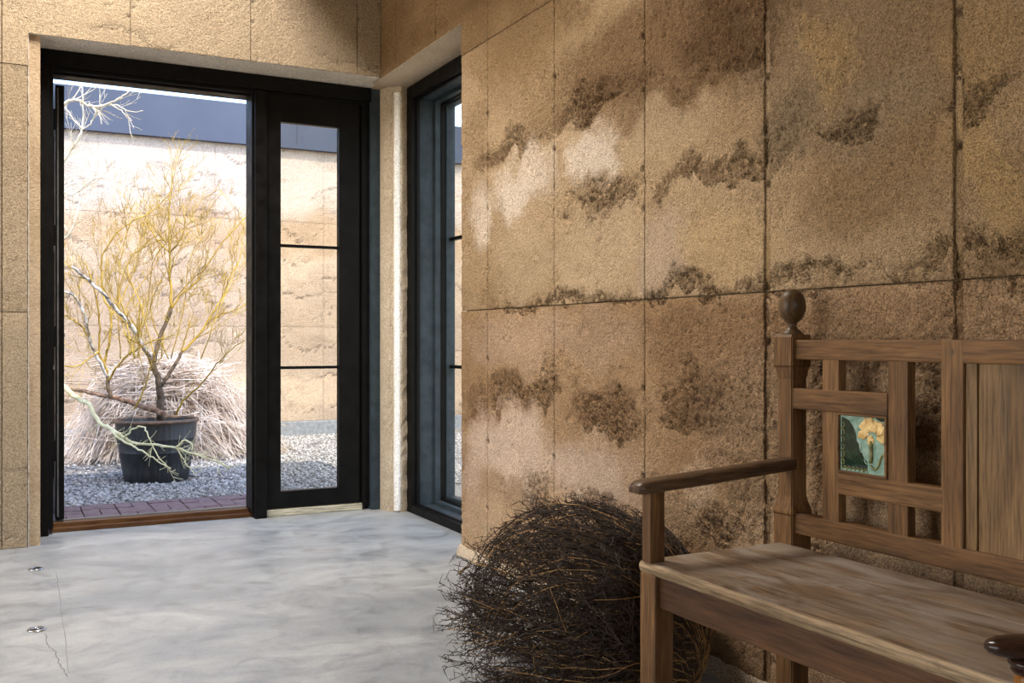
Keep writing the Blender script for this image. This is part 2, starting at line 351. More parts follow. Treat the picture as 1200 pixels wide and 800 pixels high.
# Patches of the rammed lifts on the right wall: (pixel centre, pixel radii, colour, amount, roughness)
WHT, BEI, PNK = (0.62, 0.52, 0.42), (0.45, 0.34, 0.22), (0.44, 0.335, 0.25)
GLD, BRN, DRK, GRY = (0.43, 0.29, 0.135), (0.20, 0.120, 0.060), (0.135, 0.075, 0.036), (0.25, 0.185, 0.12)
W_X = 1.90
PATCH = [
 (790, 50, 150, 95, BRN, .8, .25), (860, 15, 80, 60, DRK, .6, .5), (700, 90, 90, 50, BRN, .45, .3), (930, 60, 70, 90, GRY, .35, .2),
 (1000, 130, 120, 60, GRY, .45, .2), (962, 78, 27, 50, GLD, .6, .35), (1050, 60, 60, 90, GRY, .3, .1), (1165, 210, 50, 100, GLD, .6, .05),
 (1165, 40, 40, 50, GLD, .35, .2), (1166, 102, 34, 20, BRN, .4, .95), (985, 150, 40, 13, DRK, .5, .9), (910, 155, 25, 40, GRY, .4, .5),
 (690, 128, 42, 20, DRK, .75, .95), (735, 108, 26, 9, DRK, .3, .5), (800, 104, 50, 10, DRK, .25, .45), (862, 66, 32, 10, DRK, .4, .8),
 (604, 168, 32, 16, DRK, .55, .85), (575, 185, 22, 14, BRN, .5, .6), (558, 160, 16, 40, BRN, .3, .3),
 (608, 222, 36, 34, WHT, .95, .1), (630, 180, 16, 26, WHT, .7, .1), (560, 255, 14, 40, WHT, .75, .1), (694, 186, 36, 36, WHT, .95, .1), (668, 160, 16, 20, BEI, .5, .1),
 (705, 236, 40, 24, BRN, .55, .95), (700, 252, 26, 12, DRK, .4, .9), (640, 235, 14, 16, BEI, .4, .3),
 (780, 150, 60, 34, BEI, .45, .1), (842, 198, 46, 18, BRN, .6, .85), (806, 212, 32, 11, BRN, .4, .6), (866, 180, 16, 9, DRK, .4, .8),
 (780, 290, 34, 50, PNK, .55, .05), (690, 300, 55, 46, BEI, .6, .05), (610, 305, 40, 46, BEI, .55, .05), (850, 290, 60, 50, GLD, .35, .05),
 (690, 343, 60, 9, DRK, .45, .95), (775, 336, 36, 12, DRK, .5, .95), (835, 333, 40, 12, DRK, .45, .95), (615, 352, 30, 7, DRK, .35, .8),
 (950, 326, 60, 11, DRK, .4, .95), (1090, 318, 60, 10, BRN, .35, .8), (1160, 305, 50, 20, BRN, .35, .95), (905, 328, 30, 10, DRK, .4, .8),
 (600, 400, 60, 36, PNK, .35, .1), (700, 395, 60, 36, PNK, .25, .15), (840, 400, 90, 50, BRN, .35, .3), (1000, 380, 120, 50, BRN, .45, .3), (1150, 370, 80, 50, BRN, .35, .4),
 (605, 462, 32, 20, BRN, .4, .7), (636, 455, 16, 20, BRN, .5, .8), (708, 474, 40, 32, BRN, .45, .7), (704, 500, 20, 16, DRK, .5, .9), (812, 458, 50, 28, BRN, .4, .65), (845, 478, 36, 22, DRK, .55, 1.0), (790, 480, 30, 14, DRK, .35, .8),
 (555, 470, 16, 26, BRN, .35, .5), (600, 525, 50, 50, WHT, .6, .05), (690, 560, 56, 44, WHT, .5, .1), (556, 530, 14, 60, WHT, .4, .05), (628, 570, 18, 26, BRN, .65, .85), (600, 580, 26, 20, GRY, .35, .2), (700, 585, 40, 14, BRN, .45, .7), (570, 610, 26, 30, BEI, .5, .05),
 (825, 570, 26, 34, BEI, .75, .3), (790, 600, 40, 30, BEI, .3, .3), (870, 520, 40, 50, GRY, .3, .4), (850, 620, 30, 18, BRN, .5, .9), (895, 590, 30, 40, GRY, .3, .5),
 (1000, 470, 200, 80, GRY, .3, .4),
]
TIES = [(753, 42), (649, 90), (753, 105), (571, 133), (649, 175), (753, 198), (753, 245), (1122, 13), (1122, 170), (898, 90), (898, 215), (571, 245), (571, 420), (571, 517), (649, 445), (649, 535), (753, 455), (753, 558), (898, 400), (571, 595)]
def _patch_world():
    out = []
    for px, py, rx, ry, c_, am, ro in PATCH:
        y0, z0, t = on_x(px, py, W_X); ya = on_x(px - rx, py, W_X)[0]; yb = on_x(px + rx, py, W_X)[0]
        out.append((y0, z0, abs(ya - yb) / 2, ry * t / F, c_, am, ro))
    return out
PATCHW = _patch_world()
TIESW = [on_x(px, py, W_X)[:2] for px, py in TIES]

def earth_fields(u, v, seed, patches=(), ties=(), tone=0.0, lift=1.19, z_off=1.135, rough_base=0.12):
    """Albedo and relief of a rammed-earth face; u along the wall, v up."""
    wu = u + (fbm(u * 6, v * 6, seed + 3, 5, .66) - .5) * 0.34; wv = v + (fbm(u * 6, v * 6, seed + 9, 5, .66) - .5) * 0.22
    big = fbm(wu * 1.1, wv * 2.6, seed, 4); mid = fbm(wu * 5, wv * 9, seed + 40, 4)
    lo, hi = np.array((0.27, 0.177, 0.093)), np.array((0.42, 0.30, 0.18))
    k = np.clip(sstep(.3, .7, big) + tone, 0, 1)[:, None]; c_ = lo * (1 - k) + hi * k
    R = rough_base + 0.25 * sstep(.55, .75, mid)
    for (y0, z0, ry, rz, pc, am, ro) in patches:
        d = np.sqrt(((wu - y0) / ry) ** 2 + ((wv - z0) / rz) ** 2)
        m = sstep(1.25, .6, d) if pc is not WHT else sstep(1.3, .4, d)
        if ro > .75: m = np.where(wv < z0, sstep(1.12, .92, d), sstep(1.7, .2, d))
        k = (m * am * (.42 if ro > .75 else 1.0))[:, None]
        c_ = c_ * (1 - k) + np.array(pc) * k; R = R * (1 - m) + ro * m
    if not len(patches):                       # scalloped pour lines
        ph = (wv + 0.10 * np.sin(wu * 4.2 + seed) + 0.06 * np.sin(wu * 9.1)) * 3.1
        fr = ph - np.floor(ph); idx = np.floor(ph); tone_k = _h(idx, idx * 0 + seed, seed)
        k = ((tone_k - .5) * .55)[:, None]; c_ = c_ * (1 + k * .6)
        e = sstep(.16, .0, fr) * sstep(.45, .6, fbm(wu * 3, wv * 3, seed + 77, 3)); R = np.maximum(R, e * .9); c_ = c_ * (1 - .35 * e[:, None])
    c_ = c_ * (0.86 + 0.28 * mid)[:, None]
    peb = worley(u * 52, v * 52, seed + 11); peb2 = worley(u * 130, v * 130, seed + 21); hole = fbm(u * 42, v * 42, seed + 31, 3)
    disp = 0.0012 * (fbm(u * 90, v * 90, seed + 50, 3) - .5) + 0.004 * (fbm(u * 6, v * 6, seed + 51, 3) - .5)
    disp = disp + R * (0.012 * (0.45 - peb) + 0.006 * (.45 - peb2)) - R * 0.011 * sstep(.52, .72, hole) - R * .002
    pit = sstep(.74, .80, fbm(u * 38, v * 20, seed + 61, 2)); disp = disp - .004 * pit
    for (y0, z0) in ties:
        d = np.sqrt((u - y0) ** 2 + (v - z0) ** 2); disp = disp - 0.016 * sstep(.011, .006, d); c_ = c_ * (1 - .5 * sstep(.014, .007, d))[:, None]
    return np.concatenate([np.clip(c_, .01, .95), np.clip(R, 0, 1)[:, None]], 1), disp

def grid_panel(name, mat, parent, u0, u1, v0, v1, res, place, seed, patches=(), ties=(), gap=0.0021, depth=0.032, crumble=.003, cut=None, tone=0.0, extra=None, rough_base=.12, al_k=1.0):
    """One cast panel: a relief grid whose rim turns back into the joint. place(u, v, out) -> xyz arrays."""
    us = np.linspace(u0 + gap, u1 - gap, max(3, int((u1 - u0) / res))); vs_ = np.linspace(v0 + gap, v1 - gap, max(3, int((v1 - v0) / res)))
    us = np.concatenate(([us[0], us[0] + .0008], us[1:-1], [us[-1] - .0008, us[-1]])); vs_ = np.concatenate(([vs_[0], vs_[0] + .0008], vs_[1:-1], [vs_[-1] - .0008, vs_[-1]]))
    if cut:
        us = np.sort(np.append(us, cut[0])); vs_ = np.sort(np.append(vs_, cut[1]))
    us = np.concatenate(([us[0]], us, [us[-1]])); vs_ = np.concatenate(([vs_[0]], vs_, [vs_[-1]]))
    U, V = np.meshgrid(us, vs_); shp = U.shape; u, v = U.ravel(), V.ravel()
    c_, d = earth_fields(u, v, seed, patches, ties, tone, rough_base=rough_base); al = c_[:, 3:] * al_k; c_ = c_[:, :3]
    edge = np.minimum(np.minimum(u - u0, u1 - u), np.minimum(v - v0, v1 - v))
    crumb = sstep(.012, .0, edge) * fbm(u * 40, v * 40, seed + 90, 3); d = d - crumble * crumb; c_ = c_ * (1 - .25 * sstep(.006, .0, edge))[:, None]
    if extra is not None: c_, d = extra(u, v, c_, d)
    D = d.reshape(shp); D[0, :] = D[-1, :] = -depth; D[:, 0] = D[:, -1] = -depth
    x, y, z = place(u, v, D.ravel()); co = np.stack([x, y, z], 1).astype(np.float32)
    r, q = shp; i = np.arange(r * q).reshape(shp)
    faces = np.stack([i[:-1, :-1], i[:-1, 1:], i[1:, 1:], i[1:, :-1]], -1).reshape(-1, 4)
    if cut:
        cu, cv = u[faces].mean(1), v[faces].mean(1); faces = faces[~((cu > cut[0]) & (cv < cut[1]))]
    me = bpy.data.meshes.new(name); me.vertices.add(len(co)); me.vertices.foreach_set('co', co.ravel())
    nf = len(faces); me.loops.add(nf * 4); me.loops.foreach_set('vertex_index', faces.ravel().astype(np.int32))
    me.polygons.add(nf); me.polygons.foreach_set('loop_start', np.arange(0, nf * 4, 4, dtype=np.int32))
    me.update(calc_edges=True); me.validate()
    a = me.color_attributes.new('Col', 'FLOAT_COLOR', 'POINT'); a.data.foreach_set('color', np.concatenate([c_, al], 1).astype(np.float32).ravel())
    me.shade_smooth()
    return link_mesh(name, me, mat, parent)

# ------------------------------------------------------------------ room shell
ROOM_X0, ROOM_Y0, CEIL = -3.0, -4.2, 3.25
DW, DF = 5.32, 5.57            # face of the door wall; front plane of the door frame
HEAD = 2.485                   # height of both openings
WIN_Y0, WIN_Y1, WIN_X = 4.22, 5.44, 2.10
ROW = [0.0, 1.135, 2.325, CEIL]

floor = MB().box(ROOM_X0, 2.12, ROOM_Y0, 5.72, -0.20, 0.0).build('floor', M['floor'])
tag(floor, 'mottled grey polished concrete floor of the room', 'floor', kind='structure')
def crack(pxs, wdt):
    pts = [Vector((*on_floor(*p), 0.0)) for p in pxs]; q = []
    for a, b in zip(pts, pts[1:]):
        for k in range(6):
            p = a.lerp(b, k / 6); q.append(p + Vector((rnd.uniform(-1, 1), rnd.uniform(-1, 1), 0)) * wdt * 2.2)
    q.append(pts[-1]); m = MB(); L = []
    for i, p in enumerate(q):
        d = (q[min(i + 1, len(q) - 1)] - q[max(i - 1, 0)]).normalized(); n = Vector((-d.y, d.x, 0)); ww = wdt * rnd.uniform(.4, 1)
        L += [p + n * ww + Vector((0, 0, .0006)), p - n * ww + Vector((0, 0, .0006))]
    m.add(L, [(2 * i, 2 * i + 1, 2 * i + 3, 2 * i + 2) for i in range(len(q) - 1)]); m.build('crack', M['crack'], floor)
crack([(53, 742), (58, 757), (66, 766), (70, 778), (79, 793)], 0.0022)
crack([(0, 695), (30, 692), (60, 688), (100, 682), (122, 676)], 0.0010)
crack([(66, 670), (70, 700), (75, 740), (81, 789)], 0.0010)

SKX0, SKX1, SKY0, SKY1 = -1.15, 1.13, 3.0, 5.22
def holed(x0, x1, y0, y1, z0, z1):
    a, b, c_, d = SKX0 - .06, SKX1 + .06, SKY0 - .06, SKY1 + .06
    return MB().box(x0, a, y0, y1, z0, z1).box(b, x1, y0, y1, z0, z1).box(a, b, y0, c_, z0, z1).box(a, b, d, y1, z0, z1)
tag(holed(ROOM_X0, 2.4, ROOM_Y0, 5.9, CEIL, CEIL + .15).build('ceiling', M['ceiling']), 'timber board ceiling above the earth walls', 'ceiling', kind='structure')
tag(holed(ROOM_X0 - .5, 2.6, ROOM_Y0 - .5, 5.95, CEIL + .15, CEIL + .27).build('roof_slab', M['roof']), 'flat roof slab over the earth-walled room', 'roof', kind='structure')

sk = empty('added_light_well', (0, 4.1, CEIL)); tag(sk, 'unseen light well added above the ceiling to shape the overhead light', 'added light well', kind='structure')  # unseen well, added so its rim throws a diagonal shade edge
for b in ((SKX0 - .06, SKX0, SKY0 - .06, SKY1 + .06), (SKX1, SKX1 + .06, SKY0 - .06, SKY1 + .06), (SKX0, SKX1, SKY0 - .06, SKY0), (SKX0, SKX1, SKY1, SKY1 + .06)):
    MB().box(b[0], b[1], b[2] - 4.1, b[3] - 4.1, .0, .98).build('well_side', M['well'], sk)
MB().box(SKX0 - .06, SKX1 + .06, SKY0 - 4.16, SKY1 - 4.04, .98, 1.02).build('added_well_cap', M['well'], sk)
# left and rear walls, with openings made up for the added area lights
wl = MB(); X0 = ROOM_X0
wl.box(X0 - .4, X0, ROOM_Y0, 1.2, 0, CEIL).box(X0 - .4, X0, 4.6, 5.9, 0, CEIL).box(X0 - .4, X0, 1.2, 4.6, 2.65, CEIL).box(X0 - .4, X0, 1.2, 4.6, 0, .25)
tag(wl.build('wall_left', M['plaster']), 'plain earth-coloured wall with a wide added window opening', 'wall', kind='structure')
wb = MB(); wb.box(X0, -2.5, ROOM_Y0 - .4, ROOM_Y0, 0, CEIL).box(.1, 2.40, ROOM_Y0 - .4, ROOM_Y0, 0, CEIL).box(-2.5, .1, ROOM_Y0 - .4, ROOM_Y0, 2.7, CEIL).box(-2.5, .1, ROOM_Y0 - .4, ROOM_Y0, 0, .7)
tag(wb.build('wall_back', M['plaster']), 'plain earth-coloured rear wall with an added window opposite the glass door', 'wall', kind='structure')

# ---- right wall: cast panels on a core
wr = MB(); wr.box(W_X + .030, 2.40, ROOM_Y0, WIN_Y0, 0, CEIL).box(W_X + .030, 2.40, WIN_Y0, 5.90, HEAD - .004, CEIL)
wall_right = tag(wr.build('wall_right', M['earth_plain']), 'tall rammed earth wall of cast panels behind the bench', 'wall', kind='structure')
place_r = lambda u, v, d: (W_X - d, u, v)
seams = [4.22, 3.937, 3.343, 2.733, 2.14, 1.516, 0.9, 0.2, -0.6, -1.5, -2.4, -3.3, -4.2]
DOUBLE = (2.14, 1.516)
def row_tint(row):
    def fn(u, v, c_, d):
        t = {0: (.99, .915, .88), 1: (.93, .91, .88), 2: (.90, .87, .80)}[row]
        return c_ * np.array(t), d
    return fn
sd = 100
for j in range(3):
    ss = ([5.335, 5.09, 4.53, 3.937] + seams[2:]) if j == 2 else seams
    for a, b in zip(ss, ss[1:]):
        a2 = a - (.011 if a in DOUBLE else 0); b2 = b + (.011 if b in DOUBLE else 0); sd += 1
        near = b >= 0.8
        z0 = ROW[j] if not (j == 2 and a > 4.3) else HEAD - .006
        grid_panel('earth_panel', M['earth'], wall_right, b2, a2, z0 if not (j == 2 and b < 4.22 < a) else ROW[2], ROW[j + 1], .0065 if near else .03, place_r, 500 + j, PATCHW if near else (), TIESW if near else (), extra=row_tint(j),
                   cut=(WIN_Y0, HEAD - .006) if j == 2 and b < WIN_Y0 < a else None)
    for s_ in DOUBLE:
        grid_panel('joint_strip', M['earth'], wall_right, s_ - .011, s_ + .011, ROW[j], ROW[j + 1], .006, lambda u, v, d: (W_X + .007 - d, u, v), 540 + j, PATCHW, TIESW, gap=.0008, extra=row_tint(j), crumble=0, rough_base=0.0)
# the core beyond the corner is hidden by the soffit of the window opening
sof = MB(); sof.add([(W_X, WIN_Y0, HEAD - .008), (W_X, 5.46, HEAD - .008), (2.40, 5.46, HEAD - .008), (2.40, WIN_Y0, HEAD - .008),
                     (W_X + .012, WIN_Y0, HEAD + .02), (W_X + .012, 5.46, HEAD + .02)], [(0, 1, 2, 3), (0, 4, 5, 1)])
sof.build('window_soffit', M['reveal_warm'], wall_right)

# pale footing along the right wall
bb = []; n = 90
for k in range(n + 1):
    y = 4.225 - 4.0 * k / n
    bb.append((y, W_X - .008 - .008 * rnd.random(), .040 + .010 * rnd.random()))
m = MB()
for k, (y, x, z) in enumerate(bb): m.v += [(x - .008, y, 0), (x, y, z - .012), (x + .012, y, z), (W_X + .01, y, z)]
for k in range(n):
    for q in range(3): m.f.append((4 * k + q, 4 * k + q + 1, 4 * k + 5 + q, 4 * k + 4 + q))
m.f += [(0, 1, 2, 3)]
tag(smooth_angle(m.build('baseboard_right', M['reveal_warm'])), 'crumbly pale footing strip along the foot of the earth wall', 'footing', kind='structure')

# ---- door wall
wf = MB()
wf.box(ROOM_X0, .16, DW + .030, 5.90, 0, CEIL).box(.14, W_X + .02, DW + .030, 5.90, HEAD + .004, CEIL).box(W_X, 2.40, DW + .02, 5.90, HEAD + .004, CEIL)
wall_front = tag(wf.build('wall_front', M['earth_plain']), 'rammed earth wall around the open glass door', 'wall', kind='structure')
place_f = lambda u, v, d: (u, DW - d, v)
def warm(u, v, c_, d): return c_ * .33 + np.array((.355, .29, .205)) * .65, d * .5
sd = 700; OX = .106
for (a, b) in ((-3.0, -2.4), (-2.4, -1.2), (-1.2, -.62), (-.62, -.007), (-.007, OX)):
    for j in range(2):
        sd += 1; grid_panel('earth_panel', M['earth'], wall_front, a, b, ROW[j], ROW[j + 1], .009 if b > -.7 else .03, place_f, 720 + j, al_k=.35, extra=warm, tone=.15)
for (a, b) in ((-3.0, -2.4), (-2.4, -1.2), (-1.2, -.62), (-.62, -.007)):
    grid_panel('earth_panel', M['earth'], wall_front, a, b, ROW[2], CEIL, .009 if b > -.7 else .03, place_f, 722, al_k=.35, extra=warm)
grid_panel('earth_panel', M['earth'], wall_front, -.007, .57, ROW[2], CEIL, .008, place_f, 722, al_k=.35, cut=(OX, HEAD), ties=[(.56, 2.63)], extra=warm)
for (a, b) in ((.57, 1.171), (1.171, 1.762), (1.762, 1.90)):
    grid_panel('earth_panel', M['earth'], wall_front, a, b, HEAD, CEIL, .008, place_f, 722, al_k=.35, ties=[(a + .012, 2.66 + .03 * a), (a + .012, 2.80)], extra=warm, rough_base=.2)
# splayed pale reveals of the door opening
def strip(name, p00, p01, p10, p11, nu, nv, amp, parent, seed, mat='reveal_warm'):
    """Rough-faced quad strip."""
    P = [Vector(p) for p in (p00, p01, p10, p11)]; nrm = (P[1] - P[0]).cross(P[2] - P[0]).normalized(); m = MB(); r = random.Random(seed)
    for i in range(nu + 1):
        for j in range(nv + 1):
            a, b = i / nu, j / nv; p = (P[0] * (1 - a) + P[1] * a) * (1 - b) + (P[2] * (1 - a) + P[3] * a) * b
            k = amp * (r.random() ** 3) * (2.2 if j == 0 else 1)
            m.v.append(tuple(p + nrm * (amp * .2 * r.uniform(-1, 1)) + (P[2] - P[0]).normalized() * (k if j == 0 else 0)))
    w_ = nv + 1
    for i in range(nu):
        for j in range(nv): m.f.append((i * w_ + j, i * w_ + j + 1, (i + 1) * w_ + j + 1, (i + 1) * w_ + j))
    return m.build(name, M[mat], parent, True)
strip('door_reveal', (OX, DW - .002, 0), (OX, DW - .002, HEAD), (.146, DF + .02, 0), (.146, DF + .02, HEAD), 160, 6, .006, wall_front, 3, 'reveal_white')  # whitened to paint in light from the right window
strip('door_soffit', (OX, DW - .002, HEAD), (W_X + .02, DW - .002, HEAD), (.12, DF + .03, HEAD + .003), (2.0, DF + .03, HEAD + .003), 120, 6, .008, wall_front, 4, 'reveal')

# corner pier between door and window
pier_poly = [(1.984, 5.88), (1.984, 5.545), (1.992, 5.515), (2.012, 5.473), (2.018, 5.470), (2.034, 5.440), (2.052, 5.420), (2.062, 5.417), (2.098, 5.428), (2.108, 5.44), (2.372, 5.44), (2.372, 5.88)]
m = MB(); nz = 70; n = len(pier_poly); r5 = random.Random(5)
for k in range(nz + 1):
    z = HEAD * k / nz
    for i, (x, y) in enumerate(pier_poly):
        j = .0035 if 1 < i < 9 else 0
        m.v.append((x + r5.uniform(-j, j), y + r5.uniform(-j, j), z))
for k in range(nz):
    for i in range(n): m.f.append((k * n + i, k * n + (i + 1) % n, (k + 1) * n + (i + 1) % n, (k + 1) * n + i))
pier = m.build('trim_1', M['reveal_warm']); MB().tube([(2.043, 5.436, .01 + .09 * k) for k in range(28)], [.021 + .0015 * r5.random() for k in range(28)], 12).build('lit_corner_strip', M['reveal_white'], pier, True)  # pale strip added to paint the light along the pier corner
tag(pier, 'pale rounded earth pier between the door and the tall window', 'pier', kind='structure')

# ------------------------------------------------------------------ door: frame, sidelight, open leaf, threshold
door = tag(empty('door_1', (1.05, DF, 0)), 'black metal door frame with open leaf and narrow fixed sidelight', 'door', kind='structure')
def dpart(name, mat, *boxes, bev=.003, parent=None):
    m = MB()
    for b in boxes: m.box(b[0] - 1.05, b[1] - 1.05, b[2] - DF, b[3] - DF, b[4], b[5], bev=bev)
    return m.build(name, mat, parent or door)
dpart('frame_jamb', M['frame'], (.146, .205, DF, 5.75, 0, HEAD), (.200, .228, DF + .03, 5.75, .03, HEAD - .06))
dpart('frame_jamb', M['jamb'], (1.930, 1.985, DF, 5.75, 0, HEAD))  # this piece takes the painted blue sky reflection
dpart('frame_jamb', M['frame'], (1.885, 1.93, DF + .035, 5.75, .02, HEAD - .06), (1.862, 1.89, DF + .055, 5.75, .02, HEAD - .06))
dpart('frame_head', M['frame'], (.200, 1.93, DF, 5.75, HEAD - .080, HEAD), (.222, 1.89, DF + .03, 5.75, HEAD - .098, HEAD - .07), (.222, 1.3, DF + .07, 5.75, HEAD - .110, HEAD - .09))
dpart('mullion', M['frame'], (1.252, 1.318, DF + .005, 5.76, .0, HEAD - .085), (1.240, 1.256, DF + .04, 5.76, .03, HEAD - .085))
# sidelight sash
sl = empty('sidelight'); sl.parent = door
SY0, SY1 = 5.605, 5.655
dpart('stile', M['frame'], (1.318, 1.403, SY0, SY1, .045, HEAD - .095), parent=sl)
dpart('stile', M['frame'], (1.745, 1.868, SY0, SY1, .045, HEAD - .095), parent=sl)
dpart('top_rail', M['frame'], (1.400, 1.748, SY0 + .001, SY1 - .001, 2.242, HEAD - .095), parent=sl)
dpart('bottom_rail', M['frame'], (1.400, 1.748, SY0 + .001, SY1 - .001, .045, .140), parent=sl)
def panes(x0, x1, zs, y, parent, ax='Y', off=(1.05, DF)):
    for a, b in zip(zs, zs[1:]):
        bx = (x0 - off[0], x1 - off[0], y - .003 - off[1], y + .003 - off[1], a + .004, b - .004)
        if ax == 'X': bx = (y - .003 - off[0], y + .003 - off[0], x0 - off[1], x1 - off[1], a + .004, b - .004)
        MB().box(*bx).build('glass_pane', M['glass'], parent)
DZ = [.140, .843, 1.540, 2.242]
for z in DZ[1:3]: dpart('muntin', M['frame'], (1.400, 1.748, SY0 + .008, SY1 - .008, z - .008, z + .008), bev=.002, parent=sl)
panes(1.400, 1.748, DZ, 5.63, sl)
dpart('sidelight_sill', M['sill_wood'], (1.318, 1.885, 5.60, 5.74, .0, .040), bev=.005)
dpart('threshold', M['threshold'], (.215, 1.300, 5.655, 5.705, .0, .022), (.228, 1.252, 5.70, 5.765, .0, .042), bev=.004)
dpart('threshold_plate', M['steel'], (.228, 1.252, 5.76, 5.80, .0, .046), bev=.003)
# the leaf stands open at right angles, seen on its hinge edge
leaf = empty('door_leaf'); leaf.parent = door
LX0, LX1, LY0, LY1 = .243, .286, 5.735, 6.735
lp = lambda nm, b, mat=M['frame'], bev=.003: dpart(nm, mat, b, bev=bev, parent=leaf)
lp('stile', (LX0, LX1, LY0, LY0 + .10, .055, 2.345)); lp('stile', (LX0, LX1, LY1 - .10, LY1, .055, 2.345))
lp('top_rail', (LX0 + .001, LX1 - .001, LY0 + .1, LY1 - .1, 2.235, 2.345)); lp('bottom_rail', (LX0 + .001, LX1 - .001, LY0 + .1, LY1 - .1, .055, .165))
for z in DZ[1:3]: lp('muntin', (LX0 + .008, LX1 - .008, LY0 + .1, LY1 - .1, z - .008, z + .008), bev=.002)
panes(LY0 + .1, LY1 - .1, [.165] + DZ[1:3] + [2.235], (LX0 + LX1) / 2, leaf, ax='X')
lp('weather_strip', (LX0 + .008, LX0 + .016, LY0 - .006, LY0 + .002, .07, 2.33), M['steel'], .001)
for z in (.42, 1.02, 1.55, 2.16):
    mm = MB().lathe([(.008, -.055), (.0095, -.05), (.0095, .05), (.008, .055)], LX0 - 1.05 - .006, LY0 - DF - .006, 12, cz=z)
    mm.box(LX0 - .006 - 1.05, LX0 + .02 - 1.05, LY0 - DF - .004, LY0 - DF + .001, z - .05, z + .05); mm.build('hinge', M['frame'], leaf)
lp('handle', (LX0 - .05, LX1 + .05, LY1 - .075, LY1 - .055, 1.02, 1.04), M['steel'])

# ------------------------------------------------------------------ window in the recess
win = tag(empty('window_1', (WIN_X, 4.83, 0)), 'tall black framed window set deep in the earth wall corner', 'window', kind='structure')
def wpart(name, mat, *boxes, bev=.003):
    m = MB()
    for b in boxes: m.box(b[0] - WIN_X, b[1] - WIN_X, b[2] - 4.83, b[3] - 4.83, b[4], b[5], bev=bev)
    return m.build(name, mat, win)
WT = HEAD - .01
def ring(name, x0, x1, w_out, w_in, mat, zb=(0, 0)):
    """Rectangular ring in the opening: from inset w_out to inset w_in; bottom insets in zb."""
    wpart(name + '_jamb', mat, (x0, x1, WIN_Y1 - w_in, WIN_Y1 - w_out, zb[0], WT - w_out))
    wpart(name + '_jamb', mat, (x0, x1, WIN_Y0 + w_out, WIN_Y0 + w_in, zb[0], WT - w_out))
    wpart(name + '_head', mat, (x0 + .001, x1 - .001, WIN_Y0 + w_in, WIN_Y1 - w_in, WT - w_in, WT - w_out))
    wpart(name + '_sill', mat, (x0 + .001, x1 - .001, WIN_Y0 + w_in, WIN_Y1 - w_in, zb[0], zb[1]))
ring('casing', WIN_X, WIN_X + .035, 0, .075, M['frame'], (0, .045))
ring('casing_lip', WIN_X + .03, WIN_X + .05, 0, .086, M['frame'], (0, .052))
ring('liner', WIN_X + .045, WIN_X + .150, 0, .070, M['jamb'], (0, .040))
ring('stop', WIN_X + .145, WIN_X + .185, 0, .090, M['jamb'], (0, .062))
ring('sash_frame', WIN_X + .18, WIN_X + .215, 0, .096, M['frame'], (0, .072))
ring('sash', WIN_X + .21, WIN_X + .265, 0, .104, M['jamb'], (0, .088))
GX = WIN_X + .245; WZ = [.087, .845, 1.593, WT - .103]
for z in WZ[1:3]: wpart('muntin', M['frame'], (GX - .015, GX + .015, WIN_Y0 + .10, WIN_Y1 - .10, z - .009, z + .009), bev=.002)
panes(WIN_Y0 + .10, WIN_Y1 - .10, WZ, GX, win, ax='X', off=(WIN_X, 4.83))

# ------------------------------------------------------------------ courtyard
ground = MB().box(-30, 40, 5.72, 60, -.5, -.06).build('ground', M['ground'])
tag(ground, 'gravelly bare ground of the courtyard', 'ground', kind='structure')
side = MB().box(2.40, 40, -20, 5.72, -.5, -.06).build('side_ground', M['sand'])  # colour kept pale so sunlight bounces in through the window
tag(side, 'sandy ground beside the house, kept pale to bounce light through the tall window', 'ground', kind='structure')
# far wall
FWY = 10.9; FTOP = 3.13
fw = MB().box(-7, 16, FWY + .012, FWY + .45, -.3, FTOP)
wall_court = tag(fw.build('wall_courtyard', M['earth_plain']), 'sunlit rammed earth courtyard wall under a dark metal fascia', 'wall', kind='structure')
place_c = lambda u, v, d: (u, FWY - d * .9, v)
cx = [-7, -5, -3.6, -2.2, -1.4, -.6, .18, .859, 1.479, 2.019, 2.62, 3.21, 3.85, 4.5, 5.2, 6.0, 7, 8.5, 10, 12, 14, 16]
def pale(u, v, c_, d):
    k = sstep(-.2, .6, v + .5 * (fbm(u * 1.3, v * 2, 4, 3) - .5)) * .5
    c2 = c_ * .55 + np.array((.50, .415, .345)) * .45
    w_ = fbm(u * 2.2, v * 2.2, 61, 4) - .5; vv = v + .35 * w_ + .06 * np.sin(u * 3.1)
    tan = sstep(2.42, 2.30, vv) * sstep(1.90, 2.02, vv); tan2 = sstep(1.5, 1.3, vv) * sstep(.75, 1.0, vv); pk = sstep(2.2, 2.6, vv)
    c2 = c2 * (1 - .6 * tan[:, None]) + np.array((.40, .27, .165)) * (.6 * tan)[:, None]; c2 = c2 * (1 - .4 * tan2[:, None]) + np.array((.36, .27, .19)) * (.4 * tan2)[:, None]
    c2 = c2 * (1 - .5 * pk[:, None]) + np.array((.60, .53, .475)) * (.5 * pk)[:, None]
    return c2, d
for j, (z0, z1) in enumerate(((0.10, 1.148), (1.148, 2.313), (2.313, FTOP))):
    for a, b in zip(cx, cx[1:]):
        vis = -.7 < a < 6
        grid_panel('earth_panel', M['earth_out'], wall_court, a, b, z0, z1, .022 if vis else .12, place_c, 830 + j, extra=pale, gap=.0015,
                   ties=[(a + .01, 2.62), (a + .01, 2.42), (a + .01, 1.75), (a + .01, 1.5)] if vis else ())
part('footing', M['curb'], wall_court, (-7, 16, FWY - .06, FWY + .3, -.2, .10), bev=.01)
fa = empty('roof_fascia', (4, FWY, FTOP)); tag(fa, 'slate blue sheet metal fascia above the sunlit courtyard wall', 'fascia', kind='structure')
m = MB(); m.box(-11, 12, -.05, .5, 0.0, .43); m.build('fascia_sheet', M['fascia'], fa)
